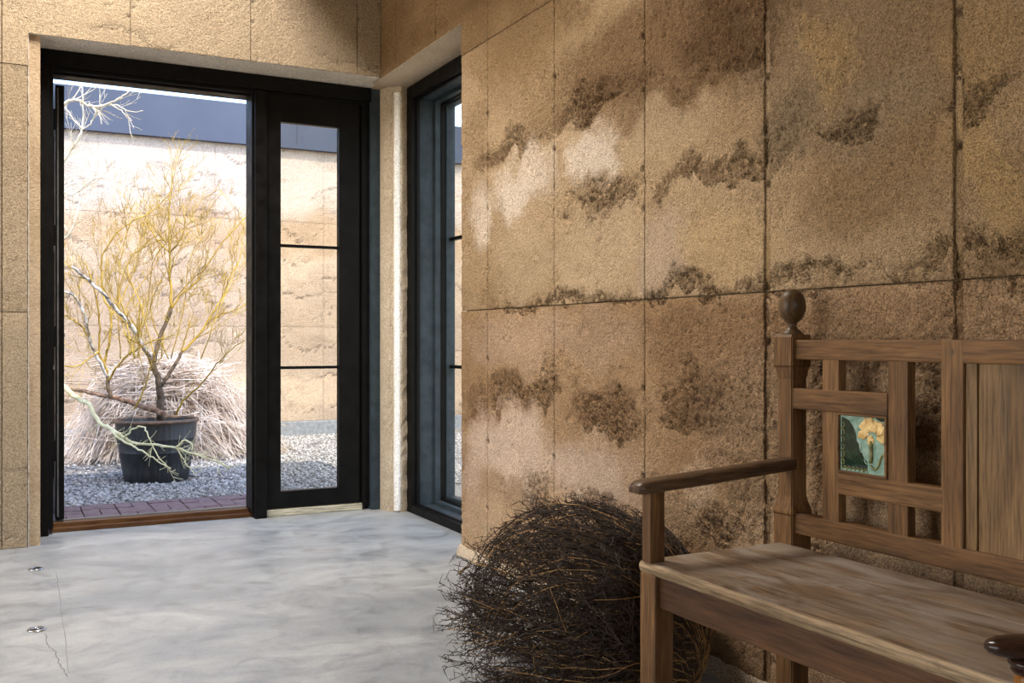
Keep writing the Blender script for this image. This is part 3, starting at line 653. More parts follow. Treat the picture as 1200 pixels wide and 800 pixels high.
m = MB(); m.box(-11, 12, -.075, .02, -.012, .03); m.build('drip_edge', M['fascia'], fa)
for x in (-3.45, -1.1, 1.3, 3.6): MB().box(x - .006, x + .006, -.056, -.045, .03, .42).build('sheet_seam', M['fascia'], fa)

# brick paving in basket weave outside the door
pav = tag(MB().box(.20, 1.98, 5.80, 6.66, -.10, -.022).build('brick_paving', M['mortar']), 'strip of purple red brick pavers in basket weave outside the door', 'paving', kind='structure')
bq = .192; bk = None
def brick_mesh():
    m = MB().box(-bq / 2 + .003, bq / 2 - .003, -bq / 4 + .003, bq / 4 - .003, -.05, 0, bev=.004)
    me = bpy.data.meshes.new('brick'); me.from_pydata(m.v, [], m.f); me.update(); me.materials.append(M['brick']); return me
bme = brick_mesh()
for i in range(9):
    for j in range(4):
        cx_, cy_ = .20 + bq * (i + .5) + .02, 5.80 + bq * (j + .5)
        for k in (-1, 1):
            o = bpy.data.objects.new('brick', bme); col.objects.link(o); o.parent = pav
            rot = (i + j) % 2
            o.location = (cx_ + (k * bq / 4 if rot else 0), cy_ + (0 if rot else k * bq / 4), -.006 + rnd.uniform(-.003, .003))
            o.rotation_euler = (rnd.uniform(-.01, .01), rnd.uniform(-.01, .01), (math.pi / 2 if rot else 0) + rnd.uniform(-.012, .012))

POT = Vector((1.035, 7.93, -.06)); PZ = 7.55
# gravel
def gravel(name, n, x0, x1, y0, y1, smin, smax, seed):
    r = np.random.default_rng(seed)
    bv = np.array([(1, 0, 0), (0, 1, 0), (-1, 0, 0), (0, -1, 0), (0, 0, 1), (0, 0, -1)], float); bf = np.array([(0, 1, 4), (1, 2, 4), (2, 3, 4), (3, 0, 4), (1, 0, 5), (2, 1, 5), (3, 2, 5), (0, 3, 5)])
    px, py = r.uniform(x0, x1, n), r.uniform(y0, y1, n)
    ok = (px - POT.x) ** 2 + (py - POT.y) ** 2 > .27 ** 2; ok &= (((px - .65) / .5) ** 2 + ((py - 8.85) / .4) ** 2 > 1) | (r.random(n) < .2); px, py = px[ok], py[ok]; n = len(px)
    s = smin + (smax - smin) * r.random(n) ** 3
    ang = r.uniform(0, 2 * np.pi, n); sc = r.uniform(.6, 1.25, (n, 1, 3)); sc[:, :, 2] *= .7
    V = bv[None] * sc * s[:, None, None] * r.uniform(.8, 1.2, (n, len(bv), 1))
    ca, sa = np.cos(ang)[:, None], np.sin(ang)[:, None]
    X = V[:, :, 0] * ca - V[:, :, 1] * sa + px[:, None]; Y = V[:, :, 0] * sa + V[:, :, 1] * ca + py[:, None]; Z = V[:, :, 2] - .058 + .25 * s[:, None]
    co = np.stack([X, Y, Z], -1).reshape(-1, 3).astype(np.float32); fa_ = (bf[None] + (np.arange(n) * len(bv))[:, None, None]).reshape(-1, 3)
    me = bpy.data.meshes.new(name); me.vertices.add(len(co)); me.vertices.foreach_set('co', co.ravel())
    nf = len(fa_); me.loops.add(nf * 3); me.loops.foreach_set('vertex_index', fa_.ravel().astype(np.int32)); me.polygons.add(nf)
    me.polygons.foreach_set('loop_start', np.arange(0, nf * 3, 3, dtype=np.int32)); me.update(calc_edges=True)
    g = r.uniform(.15, .48, n); t = r.random((n, 1)); cc = g[:, None] * ((1 - t) * np.array((1.0, .98, .97)) + t * np.array((1.02, .95, .87)))
    cc = np.repeat(np.concatenate([cc, np.ones((n, 1))], 1), len(bv), 0).astype(np.float32)
    a = me.color_attributes.new('Col', 'FLOAT_COLOR', 'POINT'); a.data.foreach_set('color', cc.ravel())
    return link_mesh(name, me, M['gravel'])
tag(gravel('gravel', 90000, -.4, 4.6, 6.62, 10.8, .005, .022, 4), 'loose pale grey gravel around the pot', 'gravel', kind='stuff')

# ------------------------------------------------------------------ potted tree
pt = tag(empty('potted_tree', POT), 'yellow-barked bare tree growing in a black plastic pot', 'potted tree')
m = MB(); prof = [(.222, 0), (.232, .006), (.245, .08), (.268, .22), (.272, .225), (.270, .232), (.284, .32), (.288, .325), (.286, .332), (.296, .45), (.272, .45), (.262, .38), (.0, .38)]
m.lathe(prof[:-1] + [(.001, .38)], seg=40); smooth_angle(m.build('pot', M['pot'], pt), 50)
m = MB(); tor = []
for k in range(9):
    a = 2 * math.pi * k / 8; tor.append((.296 + .016 * math.cos(a), .452 + .016 * math.sin(a)))
m.lathe(tor, seg=40); m.f = m.f[:-2]; m.build('pot_rim', M['pot_rim'], pt, True)
m = MB(); m.lathe([(.001, .41), (.15, .405), (.262, .385), (.262, .36)], seg=28); m.build('soil', M['soil'], pt, True)
tree = {'root': pt, 'twig_yellow': MB()}
rt = random.Random(21)
def lp_(q): return q - POT
def y_is_base(pix): return pix[0][1] > 460
def limb(key, pix, r0_, r1_, dz=0.0, dz1=None, sides=6, spawn=0, slen=.35, base_z=None, mbs=None, org=POT, zref=PZ, lvl=2, key2='twig_yellow'):
    """A limb through picture directions at the tree's own depth, with a sideways drift in depth."""
    r0, r1 = r0_ * 1.2, r1_ * 1.2; mbs = mbs or tree; dz1 = dz if dz1 is None else dz1; n = len(pix)
    P = [at_depth(x, y, zref + dz + (dz1 - dz) * i / (n - 1)) for i, (x, y) in enumerate(pix)]
    Q = spline([p - org for p in P], 5); k = len(Q)
    Q = [q + Vector((rt.uniform(-1, 1), rt.uniform(-1, 1), rt.uniform(-1, 1))) * .005 for q in Q]
    lm = MB(); lm.tube(Q, [r0 + (r1 - r0) * i / (k - 1) for i in range(k)], sides, True); lm.build('trunk' if key == 'bark' and y_is_base(pix) else 'branch', M[key], mbs['root'], True)
    for s in range(spawn):
        t = rt.uniform(.15, 1.0); i = min(int(t * (k - 1)), k - 2); d = (Q[i + 1] - Q[i]).normalized()
        twig(mbs, key2, Q[i], d, slen * rt.uniform(.5, 1.1), max(.0022, (r0 + (r1 - r0) * t) * .45), lvl)
    return Q
def twig(mbs, key, p, d, ln, r, lvl):
    side = Vector((rt.gauss(0, 1), rt.gauss(0, 1), rt.gauss(0, 1))); side = (side - d * side.dot(d)).normalized()
    d = (d * .85 + side * .62 + Vector((0, 0, .22))).normalized(); n = 5; pts = [p.copy()]; dd = d.copy()
    for i in range(n):
        dd = (dd + Vector((rt.gauss(0, .07), rt.gauss(0, .07), rt.gauss(.03, .07)))).normalized(); pts.append(pts[-1] + dd * (ln / n))
    mbs[key].tube(pts, [max(.0014, r * (1 - .75 * i / n)) for i in range(n + 1)], 3)
    if lvl > 0:
        for k in range(rt.randint(2, 4)):
            i = rt.randint(1, n - 1); twig(mbs, key, pts[i], (pts[i + 1] - pts[i]).normalized(), ln * rt.uniform(.35, .65), r * .6, lvl - 1)
limb('bark', [(188, 492), (188, 470), (187, 455), (184, 440), (176, 418)], .026, .017)
limb('bark_white', [(176, 418), (165, 402), (151, 378), (136, 362), (120, 343), (100, 325), (84, 312)], .016, .007, 0, -.3, spawn=10)
limb('bark', [(180, 425), (184, 408), (190, 388), (201, 362)], .015, .011, 0, .1)
limb('yellow', [(201, 362), (200, 340), (199, 318), (199, 296), (198, 268), (199, 235), (203, 200)], .0095, .003, .1, .15, spawn=14, slen=.38)
limb('yellow', [(199, 296), (186, 283), (176, 268), (168, 256)], .006, .003, .13, .3, spawn=7)
limb('yellow', [(199, 296), (208, 285), (216, 268), (214, 240)], .006, .003, .13, 0, spawn=8)
limb('yellow', [(201, 362), (212, 345), (226, 335), (240, 315), (262, 283), (285, 258), (300, 247)], .007, .003, .1, .3, spawn=9, slen=.42)
limb('bark', [(188, 452), (197, 440), (206, 425), (213, 413)], .013, .010, 0, .1)
limb('yellow', [(213, 413), (226, 400), (238, 385), (252, 362), (262, 345), (269, 325), (279, 308)], .009, .004, .1, .3, spawn=14, slen=.40)
limb('yellow', [(238, 385), (255, 370), (278, 362), (300, 352)], .005, .002, .18, .3, spawn=8, slen=.3)
limb('yellow', [(213, 413), (217, 395), (224, 378)], .005, .003, .1, .1, spawn=5)
limb('log', [(192, 484), (170, 477), (150, 470), (130, 465), (108, 460), (84, 456)], .020, .011, -.05, .2)
limb('bark', [(130, 466), (127, 452), (126, 442)], .014, .012, .05, .05)
limb('bark_white', [(126, 442), (117, 424), (106, 402), (100, 372), (93, 356), (86, 346), (76, 342), (60, 335)], .011, .007, .05, -.3, spawn=7)
limb('yellow', [(126, 442), (122, 425), (116, 412), (117, 385), (113, 350), (106, 325), (100, 308)], .008, .003, .05, -.1, spawn=12, slen=.38)
limb('yellow', [(122, 424), (128, 402), (130, 368), (122, 350), (119, 325), (120, 300), (135, 275), (152, 261), (176, 248), (200, 226)], .008, .003, .05, .2, spawn=18, slen=.36)
limb('yellow', [(130, 368), (138, 360), (146, 343), (154, 325), (164, 305)], .006, .0025, .1, .3, spawn=10)
limb('yellow', [(127, 446), (136, 432), (148, 417), (162, 408), (180, 399), (205, 392)], .008, .003, .05, -.2, spawn=9)
limb('yellow', [(158, 478), (166, 462), (172, 445), (180, 420), (190, 400)], .006, .003, -.1, -.2, spawn=7)
limb('yellow', [(207, 486), (214, 470), (232, 454), (248, 434), (264, 416), (286, 398)], .007, .003, -.05, -.3, spawn=6)
limb('yellow', [(116, 412), (104, 420), (92, 428), (76, 430)], .005, .003, 0, -.3, spawn=9, slen=.3)
limb('yellow', [(152, 415), (158, 398), (165, 380), (168, 355)], .005, .003, -.1, 0, spawn=6)
limb('yellow', [(106, 400), (98, 385), (86, 375), (74, 368)], .006, .003, 0, -.3, spawn=8, slen=.3)
for k in range(9):
    x0 = rt.uniform(120, 250); limb('yellow', [(x0, 420), (x0 + rt.uniform(-22, 22), 360), (x0 + rt.uniform(-40, 60), 300), (x0 + rt.uniform(-55, 80), 255)], .004, .002, rt.uniform(-.3, .3), rt.uniform(-.3, .4), spawn=9, slen=.32)
o = tree['twig_yellow'].build('twigs', M['yellow'], pt, True); o['kind'] = 'stuff'

# second, bleached tree rooted beside the door, whose crown and low branch reach into view
B0 = Vector((0.30, 8.35, -.06)); bt = tag(empty('bare_tree', B0), 'bleached bare tree beside the open door with a pale low branch', 'tree')
t2 = {'root': bt, 'twig_white': MB(), 'twig_green': MB()}
P0 = at_depth(47, 470, 7.55)
tb = [Vector((0, 0, 0)), at_depth(44, 440, 7.6) - B0, at_depth(46, 330, 7.55) - B0, at_depth(52, 240, 7.5) - B0, at_depth(58, 180, 7.45) - B0]
Q = spline(tb, 6); MB().tube(Q, [.045 - .03 * i / (len(Q) - 1) for i in range(len(Q))], 8, True).build('trunk', M['bark'], bt, True)
kw = dict(mbs=t2, org=B0, zref=7.45, key2='twig_white')
limb('white_branch', [(58, 180), (70, 128), (88, 117), (104, 124), (124, 123), (140, 115), (150, 108)], .013, .004, 0, -.1, spawn=7, slen=.28, lvl=1, **kw)
limb('white_branch', [(124, 123), (138, 124), (152, 131), (168, 130)], .005, .002, 0, 0, spawn=3, slen=.22, lvl=1, **kw)
limb('white_branch', [(128, 122), (142, 130), (155, 142)], .005, .002, 0, 0, spawn=2, slen=.2, lvl=1, **kw)
limb('white_branch', [(52, 240), (70, 195), (86, 172), (96, 150), (97, 125), (96, 100)], .010, .004, 0, 0, spawn=8, slen=.26, lvl=1, **kw)
limb('white_branch', [(96, 152), (106, 145), (114, 132), (122, 122)], .005, .003, 0, -.05, spawn=3, slen=.2, lvl=1, **kw)
limb('white_branch', [(96, 151), (84, 138), (76, 124)], .005, .003, 0, -.05, spawn=4, slen=.2, lvl=1, **kw)
kw['key2'] = 'twig_white'
limb('white_branch', [(46, 330), (62, 290), (82, 272), (92, 240), (95, 215)], .010, .003, 0, .1, spawn=7, slen=.3, lvl=2, **kw)
limb('white_branch', [(52, 240), (66, 222), (84, 228), (110, 210), (130, 208)], .008, .003, 0, .1, spawn=9, slen=.3, lvl=2, **kw)
limb('white_branch', [(46, 330), (66, 262), (81, 275), (84, 300)], .006, .003, 0, .1, spawn=5, slen=.3, lvl=1, **kw)
kg = dict(mbs=t2, org=B0, zref=7.05, key2='twig_green')
limb('pale_green', [(44, 440), (60, 445), (77, 454), (88, 465), (103, 473), (109, 484), (119, 497), (131, 503), (146, 513), (156, 518), (178, 521), (206, 524), (222, 530), (248, 539), (270, 548)], .019, .003, .42, -.1, sides=7, spawn=9, slen=.2, lvl=1, **kg)
limb('pale_green', [(131, 503), (138, 512), (151, 520), (166, 528), (182, 538), (200, 550)], .009, .003, .12, -.15, spawn=5, slen=.16, lvl=1, **kg)
limb('pale_green', [(147, 512), (155, 503), (168, 500), (174, 512), (182, 530), (196, 545)], .006, .003, .1, -.1, spawn=4, slen=.14, lvl=1, **kg)
limb('pale_green', [(206, 524), (216, 516), (224, 520), (226, 528)], .008, .003, 0, -.05, spawn=3, slen=.12, lvl=1, **kg)
limb('pale_green', [(206, 524), (214, 536), (222, 548), (230, 556)], .005, .002, 0, -.05, spawn=4, slen=.12, lvl=1, **kg)
limb('pale_green', [(222, 530), (236, 533), (250, 536), (268, 549)], .005, .002, 0, -.05, spawn=5, slen=.14, lvl=1, **kg)
for key, nm, mt in (('twig_white', 'bleached_twigs', 'white_branch'), ('twig_green', 'low_twigs', 'pale_green')):
    o = t2[key].build(nm, M[mt], bt, True); o['kind'] = 'stuff'

# heap of dry brush behind the pot
rh = random.Random(3); hp = MB(); HC = Vector((1.25, 9.35, -.06))
for k in range(2600):
    sgn = 1 if rh.random() < .62 else -1; a = rh.gauss(0, .75) + (0 if sgn > 0 else math.pi)
    r_end = rh.uniform(.35, 1.05) * (1.10 if sgn > 0 else .85); top = rh.uniform(.25, 1.02) * (1 - .25 * r_end)
    d = Vector((math.cos(a), math.sin(a) * .6, 0)); s0 = HC + Vector((rh.gauss(0, .22), rh.gauss(0, .18), 0)) - d * rh.uniform(0, .3)
    e = HC + d * r_end + Vector((rh.gauss(0, .05), rh.gauss(0, .05), rh.uniform(0, .05)))
    p1 = s0 + Vector((0, 0, top)); mid_ = s0.lerp(e, .55) + Vector((rh.gauss(0, .05), rh.gauss(0, .05), top * rh.uniform(.75, 1.0)))
    if rh.random() < .10: e += Vector((0, 0, rh.uniform(.1, .35)))
    pts = spline([p1, mid_, e], 4)
    pts = [p + Vector((rh.gauss(0, .006), rh.gauss(0, .006), rh.gauss(0, .006))) for p in pts]
    r0 = rh.uniform(.0025, .006); hp.tube(pts, [r0 * (1 - .5 * i / (len(pts) - 1)) for i in range(len(pts))], 3)
tag(hp.build('brush_heap', M['straw'], None, True), 'heap of pale dry straw-like brush behind the black pot', 'brush heap', kind='stuff')

# ------------------------------------------------------------------ bench
BZ = 0.48; bo = Vector((1.60, 1.945, 0)); BROT = math.radians(0.9)
bench = tag(empty('wooden_bench', bo, BROT), 'old wooden bench with openwork back and flower tile against the wall', 'bench')
def bp(name, mat, *boxes, bev=.003, parent=None):
    m = MB()
    for b in boxes: m.box(b[0] - bo.x, b[1] - bo.x, b[2] - bo.y, b[3] - bo.y, b[4], b[5], bev=bev)
    return m.build(name, mat, parent or bench)
L_END, R_END = 1.975, 0.575
XB0, XB1 = 1.795, 1.823      # rails of the back
# posts with stopped chamfers and egg finials
def square_profile(prof, cx, cy, name, mat, parent):
    """Square section turned through half-widths: [(half_x, half_y, z)]."""
    m = MB(); n = len(prof)
    for hx, hy, z in prof: m.v += [(cx - hx, cy - hy, z), (cx + hx, cy - hy, z), (cx + hx, cy + hy, z), (cx - hx, cy + hy, z)]
    for i in range(n - 1):
        for k in range(4): m.f.append((4 * i + k, 4 * i + (k + 1) % 4, 4 * i + 4 + (k + 1) % 4, 4 * i + 4 + k))
    m.f += [(3, 2, 1, 0), (4 * n - 4, 4 * n - 3, 4 * n - 2, 4 * n - 1)]
    o = m.build(name, mat, parent); bmx = bmesh.new(); bmx.from_mesh(o.data)
    es = [e for e in bmx.edges if abs((e.verts[0].co - e.verts[1].co).normalized().z) > .9]
    bmesh.ops.bevel(bmx, geom=es, offset=.003, segments=2, affect='EDGES'); bmx.to_mesh(o.data); bmx.free(); return o
for yy in (1.944, R_END + .034):
    cx_, cy_ = 1.816 - bo.x, yy - bo.y; h, g = .034, .026
    post = square_profile([(.030, .030, 0), (.030, .030, BZ - .03), (h, h, BZ - .028), (h, h, .552), (h + .002, h + .002, .556), (h + .002, h + .002, .562), (g + .002, g + .002, .590), (g, g, .600), (g, g, .900), (g + .002, g + .002, .908), (h - .003, h - .003, .930), (h, h, .936), (h, h, 1.008), (h - .004, h - .004, 1.015)],
                   cx_, cy_, 'back_post', M['woodZ'], bench)
    m = MB(); m.lathe([(.028, 1.012), (.029, 1.017), (.024, 1.022), (.014, 1.030), (.0105, 1.037), (.012, 1.042), (.0125, 1.045), (.020, 1.050), (.028, 1.060), (.0335, 1.074), (.035, 1.086), (.0335, 1.101), (.029, 1.115), (.021, 1.125), (.011, 1.131), (.001, 1.133)], cx_, cy_, 28)
    m.build('finial', M['finial'], post, True)
bp('top_rail', M['woodY'], (XB0, XB1 + .004, R_END + .06, 1.915, .951, 1.001), bev=.004)
bp('bottom_rail', M['woodY'], (XB0 - .002, XB1 + .004, R_END + .06, 1.915, .508, .560), bev=.004)
def upr(name, y0, y1, x0=XB0, x1=XB1, mat='woodZ'): return bp(name, M[mat], (x0 + .0012, x1, y0, y1, .556, .955))
ysym = lambda y: L_END + R_END - y
for f_ in (lambda y: y, ysym):
    q = lambda a, b: tuple(sorted((f_(a), f_(b))))
    upr('slat', *q(1.768, 1.821)); upr('slat', *q(1.565, 1.620)); bp('stile', M['woodZ'], (XB0 - .001, XB1 + .002, *q(1.421, 1.476), .552, 1.0005))
    bp('cross_rail', M['woodY'], (XB0 - .0015, XB1 - .002, *q(1.620, 1.925), .825, .878)); bp('cross_rail', M['woodY'], (XB0 - .0015, XB1 - .002, *q(1.470, 1.768), .628, .681))
    m = MB()
# centre panel
p0, p1 = ysym(1.421), 1.421
bp('centre_panel', M['panel_wood'], (XB0 + .008, XB1 - .006, p0, p1 - .030, .552, .957)); bp('panel_edge_board', M['panel_wood'], (XB0 + .006, XB1 - .006, p1 - .028, p1 - .001, .552, .957), bev=.002)
for y, z in ((1.449, .975),): 
    m = MB().lathe([(.006, -.001), (.006, .001)], 0, 0, 10); m.v = [(XB0 - .0015 - bo.x + v[2] * .5, y - bo.y + v[0], z + v[1]) for v in m.v]; m.build('peg', M['finial'], bench)
# seat boards, worn pale front edge
SX0, SX1 = 1.338, 1.800
def seat_board(x0, x1, y1=1.952, y0=.60):
    return bp('seat_board', M['seat_wood'], (x0, x1, y0, y1, BZ - .026, BZ), bev=.0035)
seat_board(1.550, 1.6445); seat_board(1.646, SX1 - .018); seat_board(1.3465, 1.548)
m = MB(); n = 60; r8 = random.Random(8)
for k in range(n + 1):
    y = .60 + (1.952 - .60) * k / n - bo.y; dd = .0025 * r8.random()
    for (x, z) in ((1.347, BZ - .0015), (SX0 + .006, BZ - .0025), (SX0 + .001 + dd, BZ - .007), (SX0 + dd, BZ - .014), (SX0 + .002 + dd, BZ - .022), (SX0 + .006, BZ - .027), (1.347, BZ - .027)): m.v.append((x - bo.x, y, z))
for k in range(n):
    for i in range(7): m.f.append((7 * k + i, 7 * k + (i + 1) % 7, 7 * k + 7 + (i + 1) % 7, 7 * k + 7 + i))
m.f += [tuple(range(7)), tuple(7 * n + i for i in range(7))[::-1]]
tag(m.build('seat_edge', M['seat_edge'], bench, False), 'pale worn front edge of the seat')
bp('apron', M['apron_wood'], (1.352, 1.378, .63, 1.905, .378, BZ - .026))
for yy in (1.925, .60): bp('side_rail', M['woodX'], (1.385, 1.79, yy - .012, yy + .012, .385, BZ - .027))
bp('rear_rail', M['woodY'], (1.80, 1.825, .63, 1.915, .385, BZ - .03))
for i, (ya, yb) in enumerate(((1.888, 1.947), (.587, .646))):
    bp('front_leg', M['woodZ'], (1.338, 1.392, ya, yb, 0, BZ - .026), bev=.004)
    yc, yd = (1.907, 1.940) if i == 0 else (.594, .627)
    bp('arm_post', M['woodZ'], (1.339, 1.381, yc, yd, BZ - .001, .648), bev=.003)
    # arm: a slightly rising bar with a rounded nose
    m = MB(); ys = (1.895, 1.952) if i == 0 else (.582, .639); st = []
    prof = [(1.302, .652, .006, .6), (1.306, .654, .010, .8), (1.318, .657, .0135, .94), (1.335, .659, .0145, 1), (1.45, .665, .0145, 1), (1.60, .674, .0145, 1), (1.785, .687, .0145, 1)]
    cy_ = (ys[0] + ys[1]) / 2; hw = (ys[1] - ys[0]) / 2
    for (x, zc, hz, k) in prof:
        w_ = hw * k; st.append([(x - bo.x, cy_ - bo.y + a * w_, zc + b * hz) for a, b in ((-1, -.8), (-1, .35), (-.86, .8), (-.6, 1), (.6, 1), (.86, .8), (1, .35), (1, -.8), (.9, -1), (-.9, -1))])
    for s_ in st: m.v += s_
    for a in range(len(st) - 1):
        for b in range(10): m.f.append((10 * a + b, 10 * a + (b + 1) % 10, 10 * a + 10 + (b + 1) % 10, 10 * a + 10 + b))
    m.f += [tuple(range(10)), tuple(10 * (len(st) - 1) + b for b in range(10))[::-1]]
    smooth_angle(m.build('arm', M['arm_wood'], bench), 40)
# flower tile in its moulding
TY0, TY1, TZ0, TZ1 = 1.620, 1.768, .681, .825
tile = bp('flower_tile', M['glaze_teal'], (XB0 + .004, XB0 + .018, TY0 + .004, TY1 - .002, TZ0 + .004, TZ1 - .002), bev=.002)
tag(tile, 'glazed tile with a raised golden flower on teal')
for b in ((TY0, TY1, TZ0, TZ0 + .006), (TY0, TY1, TZ1 - .005, TZ1), (TY0, TY0 + .006, TZ0 + .0055, TZ1 - .0045), (TY1 - .004, TY1, TZ0 + .0055, TZ1 - .0045)):
    bp('tile_moulding', M['woodY'], (XB0 - .004, XB0 + .008, *b), bev=.0015)
def relief(name, mat, poly, h, base=.0):
    """Raised glaze shape: poly in tile units, s to the right in view (towards -y), t up; rounded by an inner ring."""
    pts = [(TY1 - .003 - s * .142 - bo.y, TZ0 + .005 + t * .136) for s, t in poly]; n = len(pts)
    cy_, cz_ = sum(p[0] for p in pts) / n, sum(p[1] for p in pts) / n; x0 = XB0 + .0045 - bo.x - base; m = MB()
    for p in pts: m.v.append((x0 + .001, p[0], p[1]))
    for p in pts: m.v.append((x0 - h * .7, cy_ + (p[0] - cy_) * .93, cz_ + (p[1] - cz_) * .93))
    for p in pts: m.v.append((x0 - h, cy_ + (p[0] - cy_) * .75, cz_ + (p[1] - cz_) * .75))
    m.v.append((x0 - h, cy_, cz_))
    for a in (0, n):
        for i in range(n): m.f.append((a + i, a + (i + 1) % n, a + n + (i + 1) % n, a + n + i))
    for i in range(n): m.f.append((2 * n + i, 2 * n + (i + 1) % n, 3 * n))
    return m.build(name, M[mat], tile, False)
relief('dark_ground', 'glaze_dark', [(.02, .02), (.60, .03), (.62, .16), (.52, .20), (.50, .32), (.44, .38), (.42, .52), (.36, .60), (.33, .74), (.26, .84), (.18, .93), (.02, .98)], .0012)
relief('dark_corner', 'glaze_dark', [(.70, .995), (.98, .995), (.98, .93), (.86, .92)], .0010)
def band(name, mat, pts, wd, h):
    """Raised slip line along tile-space points."""
    q = [Vector((XB0 + .0035 - bo.x, TY1 - .003 - s * .142 - bo.y, TZ0 + .005 + t * .136)) for s, t in pts]; m = MB(); m.tube(spline(q, 4), [wd] * ((len(q) - 1) * 4 + 1), 6, True); return m.build(name, M[mat], tile, True)
band('stem', 'glaze_olive', [(.68, .58), (.67, .45), (.68, .30), (.66, .20)], .0052, .002)
band('curled_leaf', 'glaze_olive', [(.66, .16), (.74, .09), (.82, .16), (.87, .30), (.92, .36), (.96, .30), (.97, .12)], .0028, .002)
band('slip_line', 'glaze_teal', [(.40, .55), (.46, .50), (.45, .38), (.53, .34), (.54, .20), (.64, .16)], .0014, .001)
for k in range(6): band('scallop', 'glaze_olive', [(.06 + .09 * k, .03), (.09 + .09 * k, .08), (.13 + .09 * k, .07), (.15 + .09 * k, .02)], .0014, .001)
for k in range(6): band('scallop', 'glaze_olive', [(.03, .10 + .13 * k), (.09, .14 + .13 * k), (.08, .20 + .13 * k), (.03, .22 + .13 * k)], .0014, .001)
rp = random.Random(11)
for (cs, ct, ang, ln, wd) in ((.62, .74, 150, .20, .09), (.62, .76, 115, .20, .09), (.64, .77, 85, .20, .09), (.68, .75, 55, .20, .08), (.60, .70, 195, .20, .08), (.66, .66, 270, .16, .07), (.80, .76, 60, .16, .08), (.82, .74, 15, .18, .08), (.82, .70, 320, .18, .09), (.78, .74, 120, .12, .07)):
    a = math.radians(ang); poly = []
    for k in range(14):
        t = 2 * math.pi * k / 14; r_ = 1 + .16 * math.sin(5 * t + ang); x_, y_ = ln * .5 + ln * .62 * math.cos(t) * r_, wd * math.sin(t) * r_
        poly.append((cs + x_ * math.cos(a) - y_ * math.sin(a), ct + x_ * math.sin(a) + y_ * math.cos(a)))
    relief('petal', 'glaze_gold', poly, .0030 + rp.uniform(0, .0015))
relief('flower_cup', 'glaze_gold', [(.80, .66), (.93, .70), (.96, .80), (.88, .84), (.79, .78)], .0062)

# ------------------------------------------------------------------ tumbleweed on the floor
TC = Vector((1.472, 2.485, 0.0)); TR = Vector((1.70, 2.14, .10)) - TC
tw = tag(empty('tumbleweed', TC), 'dark bushy dome of tangled dry twigs on the floor beside the bench', 'tumbleweed')
rw = random.Random(17); stems, twigs, tips = MB(), MB(), MB()
RAD = Vector((.365, .365, .33)); CEN = Vector((0, 0, .19))
def on_dome(d, k=1.0): return CEN + Vector((d.x * RAD.x, d.y * RAD.y, d.z * RAD.z)) * k
def clampf(p):
    if p.z < .004: p = Vector((p.x, p.y, .004 + rw.random() * .01))
    q = Vector(((p.x - CEN.x) / RAD.x, (p.y - CEN.y) / RAD.y, (p.z - CEN.z) / RAD.z)); L = q.length
    if L > 1.10: p = CEN + Vector((q.x * RAD.x, q.y * RAD.y, q.z * RAD.z)) * (1.10 / L)
    if p.z < .004: p.z = .004
    if p.x > 1.885 - TC.x: p.x = 1.885 - TC.x
    return p
def spur(p, d, ln):
    s = Vector((rw.gauss(0, 1), rw.gauss(0, 1), rw.gauss(0, 1))); d2 = (d * .6 + s * .45).normalized()
    a = p + d2 * ln * .55; b = a + (d2 + Vector((rw.gauss(0, .35), rw.gauss(0, .35), rw.gauss(0, .35)))).normalized() * ln * .45
    tips.tube([p, clampf(a), clampf(b)], [.0011, .0009, .0006], 3)
for k in range(400):
    d = Vector((rw.gauss(0, 1), rw.gauss(0, 1), rw.gauss(.35, .8))).normalized()
    if d.z < -.5: d.z = -.5; d.normalize()
    end = on_dome(d, rw.uniform(.72, 1.02)); bulge = ((TR + end) / 2 - CEN); bulge = bulge.normalized() if bulge.length > .02 else Vector((0, 0, 1))
    midp = (TR + end) / 2 + bulge * rw.uniform(.04, .17) + Vector((0, 0, rw.uniform(.0, .10)))
    pts = [clampf(p + Vector((rw.gauss(0, .004), rw.gauss(0, .004), rw.gauss(0, .004)))) for p in spline([TR + Vector((rw.gauss(0, .03), rw.gauss(0, .03), rw.gauss(0, .03))), midp, end], 7)]
    n = len(pts); r0 = rw.uniform(.0016, .0036); (stems if rw.random() < .45 else twigs).tube(pts, [r0 * (1 - .7 * i / (n - 1)) for i in range(n)], 4)
    for s_ in range(9):
        i = rw.randint(3, n - 2); t = (pts[i + 1] - pts[i]).normalized(); out = (pts[i] - CEN).normalized()
        sd_ = Vector((rw.gauss(0, 1), rw.gauss(0, 1), rw.gauss(0, 1))); dd = (t * .9 + out * .25 + sd_ * .45).normalized(); p = pts[i]; br = [p]; ln = rw.uniform(.07, .17)
        for j in range(5):
            dd = (dd + Vector((rw.gauss(0, .12), rw.gauss(0, .12), rw.gauss(-.02, .12)))).normalized(); p = clampf(p + dd * ln / 5); br.append(p)
        (stems if rw.random() < .12 else twigs).tube(br, [.0016 * (1 - .12 * j) for j in range(6)], 3)
        for j in range(1, 6):
            for _ in range(2): spur(br[j], (br[j] - br[j - 1]).normalized() if (br[j] - br[j - 1]).length > 1e-6 else dd, rw.uniform(.012, .038))
    for i in range(4, n):
        for _ in range(2): spur(pts[i], (pts[i] - pts[i - 1]).normalized(), rw.uniform(.012, .04))
rd = (TR - CEN); rd = Vector((rd.x / RAD.x, rd.y / RAD.y, rd.z / RAD.z)).normalized()
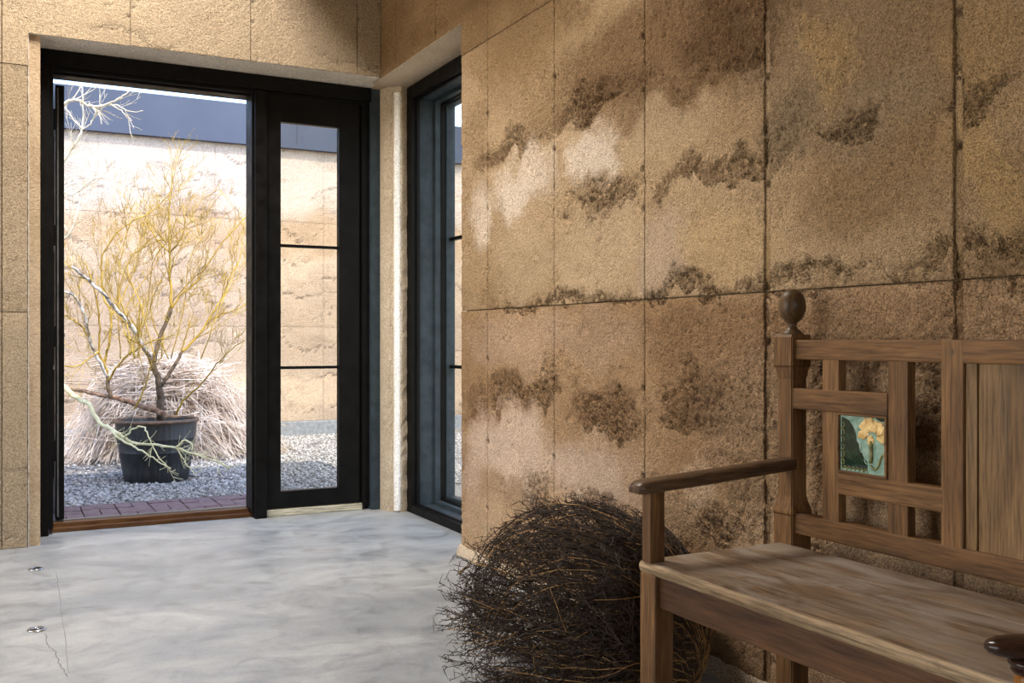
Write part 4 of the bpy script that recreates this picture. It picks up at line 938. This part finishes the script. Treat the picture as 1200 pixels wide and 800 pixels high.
for k in range(130):
    e = Vector((rw.gauss(-.35, .8), rw.gauss(.25, .8), rw.uniform(-.35, .9))).normalized(); up_ = Vector((0, 0, rw.uniform(.1, 1.3))); pts = []
    for i in range(14):
        t = i / 13; q = (rd * (1 - t) + e * t + up_ * (math.sin(math.pi * t) * .55)).normalized(); kk = .80 + .22 * math.sin(math.pi * min(1, t * 1.1)) + rw.gauss(0, .008)
        pts.append(clampf(on_dome(q, kk)))
    r0 = rw.uniform(.0014, .0030); (stems if rw.random() < .12 else twigs).tube(pts, [r0 * (1 - .65 * i / 13) for i in range(14)], 4)
    for i in range(2, 14):
        for _ in range(3): spur(pts[i], (pts[i] - pts[i - 1]).normalized() if (pts[i] - pts[i - 1]).length > 1e-6 else Vector((0, 0, 1)), rw.uniform(.012, .04))
for mb_, nm, mt in ((stems, 'tan_stems', 'stem'), (twigs, 'dark_twigs', 'twig'), (tips, 'spiny_tips', 'twig')):
    o = mb_.build(nm, M[mt], tw, False); o['kind'] = 'stuff'

# ------------------------------------------------------------------ turned wooden armchair at the end of the bench
tip = Vector((.9695, .7385)); hd = math.radians(48.6); hv = Vector((-math.sin(hd), math.cos(hd))); rv = Vector((math.cos(hd), math.sin(hd)))
org = tip - (rv * .255 + hv * .245)
ch = tag(empty('turned_armchair', (org.x, org.y, 0), hd), 'glossy dark wooden armchair with amber turned arm posts', 'chair')
m = MB()
def slab(m, poly, z0, z1, bev):
    n = len(poly); cx_, cy_ = sum(p[0] for p in poly) / n, sum(p[1] for p in poly) / n
    rings = []
    for (k, z) in ((1 - bev * 2, z0), (1, z0 + (z1 - z0) * .4), (1, z0 + (z1 - z0) * .65), (1 - bev, z1 - (z1 - z0) * .12), (1 - bev * 3, z1)):
        rings.append([(cx_ + (x - cx_) * k, cy_ + (y - cy_) * k, z) for x, y in poly])
    b = len(m.v)
    for r_ in rings: m.v += r_
    for a in range(len(rings) - 1):
        for i in range(n): m.f.append((b + a * n + i, b + a * n + (i + 1) % n, b + (a + 1) * n + (i + 1) % n, b + (a + 1) * n + i))
    m.f += [tuple(b + i for i in range(n))[::-1], tuple(b + (len(rings) - 1) * n + i for i in range(n))]
slab(m, [(.24 * math.copysign(abs(math.cos(t)) ** .6, math.cos(t)), -.02 + .22 * math.copysign(abs(math.sin(t)) ** .6, math.sin(t))) for t in [2 * math.pi * k / 36 for k in range(36)]], .415, .45, .03)
smooth_angle(m.build('seat', M['chair_dark'], ch), 40)
def turned(name, mat, p, q, r, parent=ch):
    """A turned member between two points: vase and rings."""
    p, q = Vector(p), Vector(q); prof = [(0, .8), (.05, .85), (.07, 1.15), (.10, 1.15), (.12, .8), (.3, 1.25), (.5, 1.0), (.7, .85), (.86, 1.0), (.90, .9), (1, .8)]
    m = MB(); fine = []
    for (t0, a), (t1, b) in zip(prof, prof[1:]): fine += [(t0 + (t1 - t0) * k / 3, a + (b - a) * k / 3) for k in range(3)]
    fine.append(prof[-1]); m.tube([p.lerp(q, t) for t, _ in fine], [r * a for _, a in fine], 14, True); return m.build(name, M[mat], parent, True)
for sx in (-1, 1):
    turned('leg', 'chair_dark', (sx * .20, .15, 0), (sx * .17, .12, .43), .019); turned('leg', 'chair_dark', (sx * .20, -.22, 0), (sx * .16, -.15, .43), .019)
    turned('side_stretcher', 'chair_dark', (sx * .19, -.19, .17), (sx * .19, .14, .17), .011)
    ax = sx * .255
    post = MB(); post.lathe([(.013, .43), (.016, .46), (.020, .50), (.0215, .55), (.0210, .60), (.0180, .628), (.0165, .635)], ax, .196, 24); ao = post.build('arm_post', M['chair_amber'], ch, True); tag(ao, 'amber turned post under the arm')
    rg = MB(); rg.lathe([(.016, .633), (.020, .634), (.0225, .637), (.0205, .6395), (.0195, .640), (.0195, .6402), (.0235, .642), (.0255, .6455), (.024, .649), (.018, .651)], ax, .196, 24); smooth_angle(rg.build('turned_ring', M['chair_dark'], ao), 60)
    # paddle arm
    m = MB(); st = []; prof = [(.245, .004, .003, .661), (.242, .010, .0065, .661), (.232, .018, .010, .6615), (.215, .024, .0125, .662), (.185, .028, .0135, .663), (.10, .027, .0135, .664), (0, .026, .0135, .665), (-.12, .025, .013, .667), (-.215, .024, .013, .669)]
    for (y, wx, hz, z) in prof: st.append([(ax + wx * math.cos(t), y, z + hz * math.sin(t)) for t in [2 * math.pi * k / 16 for k in range(16)]])
    for s_ in st: m.v += s_
    for a in range(len(st) - 1):
        for b in range(16): m.f.append((16 * a + b, 16 * a + 16 + b, 16 * a + 16 + (b + 1) % 16, 16 * a + (b + 1) % 16))
    m.f += [tuple(range(16)), tuple(16 * (len(st) - 1) + b for b in range(16))[::-1]]
    m.build('arm', M['chair_dark'], ch, True)
    turned('back_post', 'chair_dark', (sx * .235, -.20, .44), (sx * .255, -.275, .90), .016)
turned('cross_stretcher', 'chair_dark', (-.19, 0, .17), (.19, 0, .17), .011)
m = MB(); q = [(-.29, -.262, .90), (-.15, -.30, .925), (0, -.315, .935), (.15, -.30, .925), (.29, -.262, .90)]
m.tube(spline([Vector(p) for p in q], 5), [.024] * 21, 10, True); m.build('crest_rail', M['chair_dark'], ch, True)
for k in range(5):
    x = -.15 + .075 * k; turned('spindle', 'chair_dark', (x, -.215, .44), (x * 1.1, -.30, .915), .008)

# ------------------------------------------------------------------ floor sockets
def socket(px, lab, ang):
    x, y = on_floor(*px); r_ = tag(empty('floor_socket', (x, y, 0), ang), lab, 'floor socket', 'metal sockets set in the concrete floor')
    m = MB(); m.lathe([(.017, .0), (.030, .0), (.031, .0035), (.027, .006), (.020, .0055), (.017, .002)], seg=28); m.f = m.f[:-2]; m.build('ring', M['chrome'], r_, True)
    MB().lathe([(.018, .0004), (.018, .0026), (.001, .003)], seg=20).build('well', M['socket_dark'], r_, True)
    m = MB().box(-.026, .020, -.007, .007, .003, .0085, bev=.002); m.build('flip_cover', M['socket_dark' if px[1] < 700 else 'chrome'], r_)
socket((42, 667), 'small floor socket with raised black cover nearer the door', .9)
socket((43, 738), 'small chrome ringed floor socket beside the hairline crack', .3)
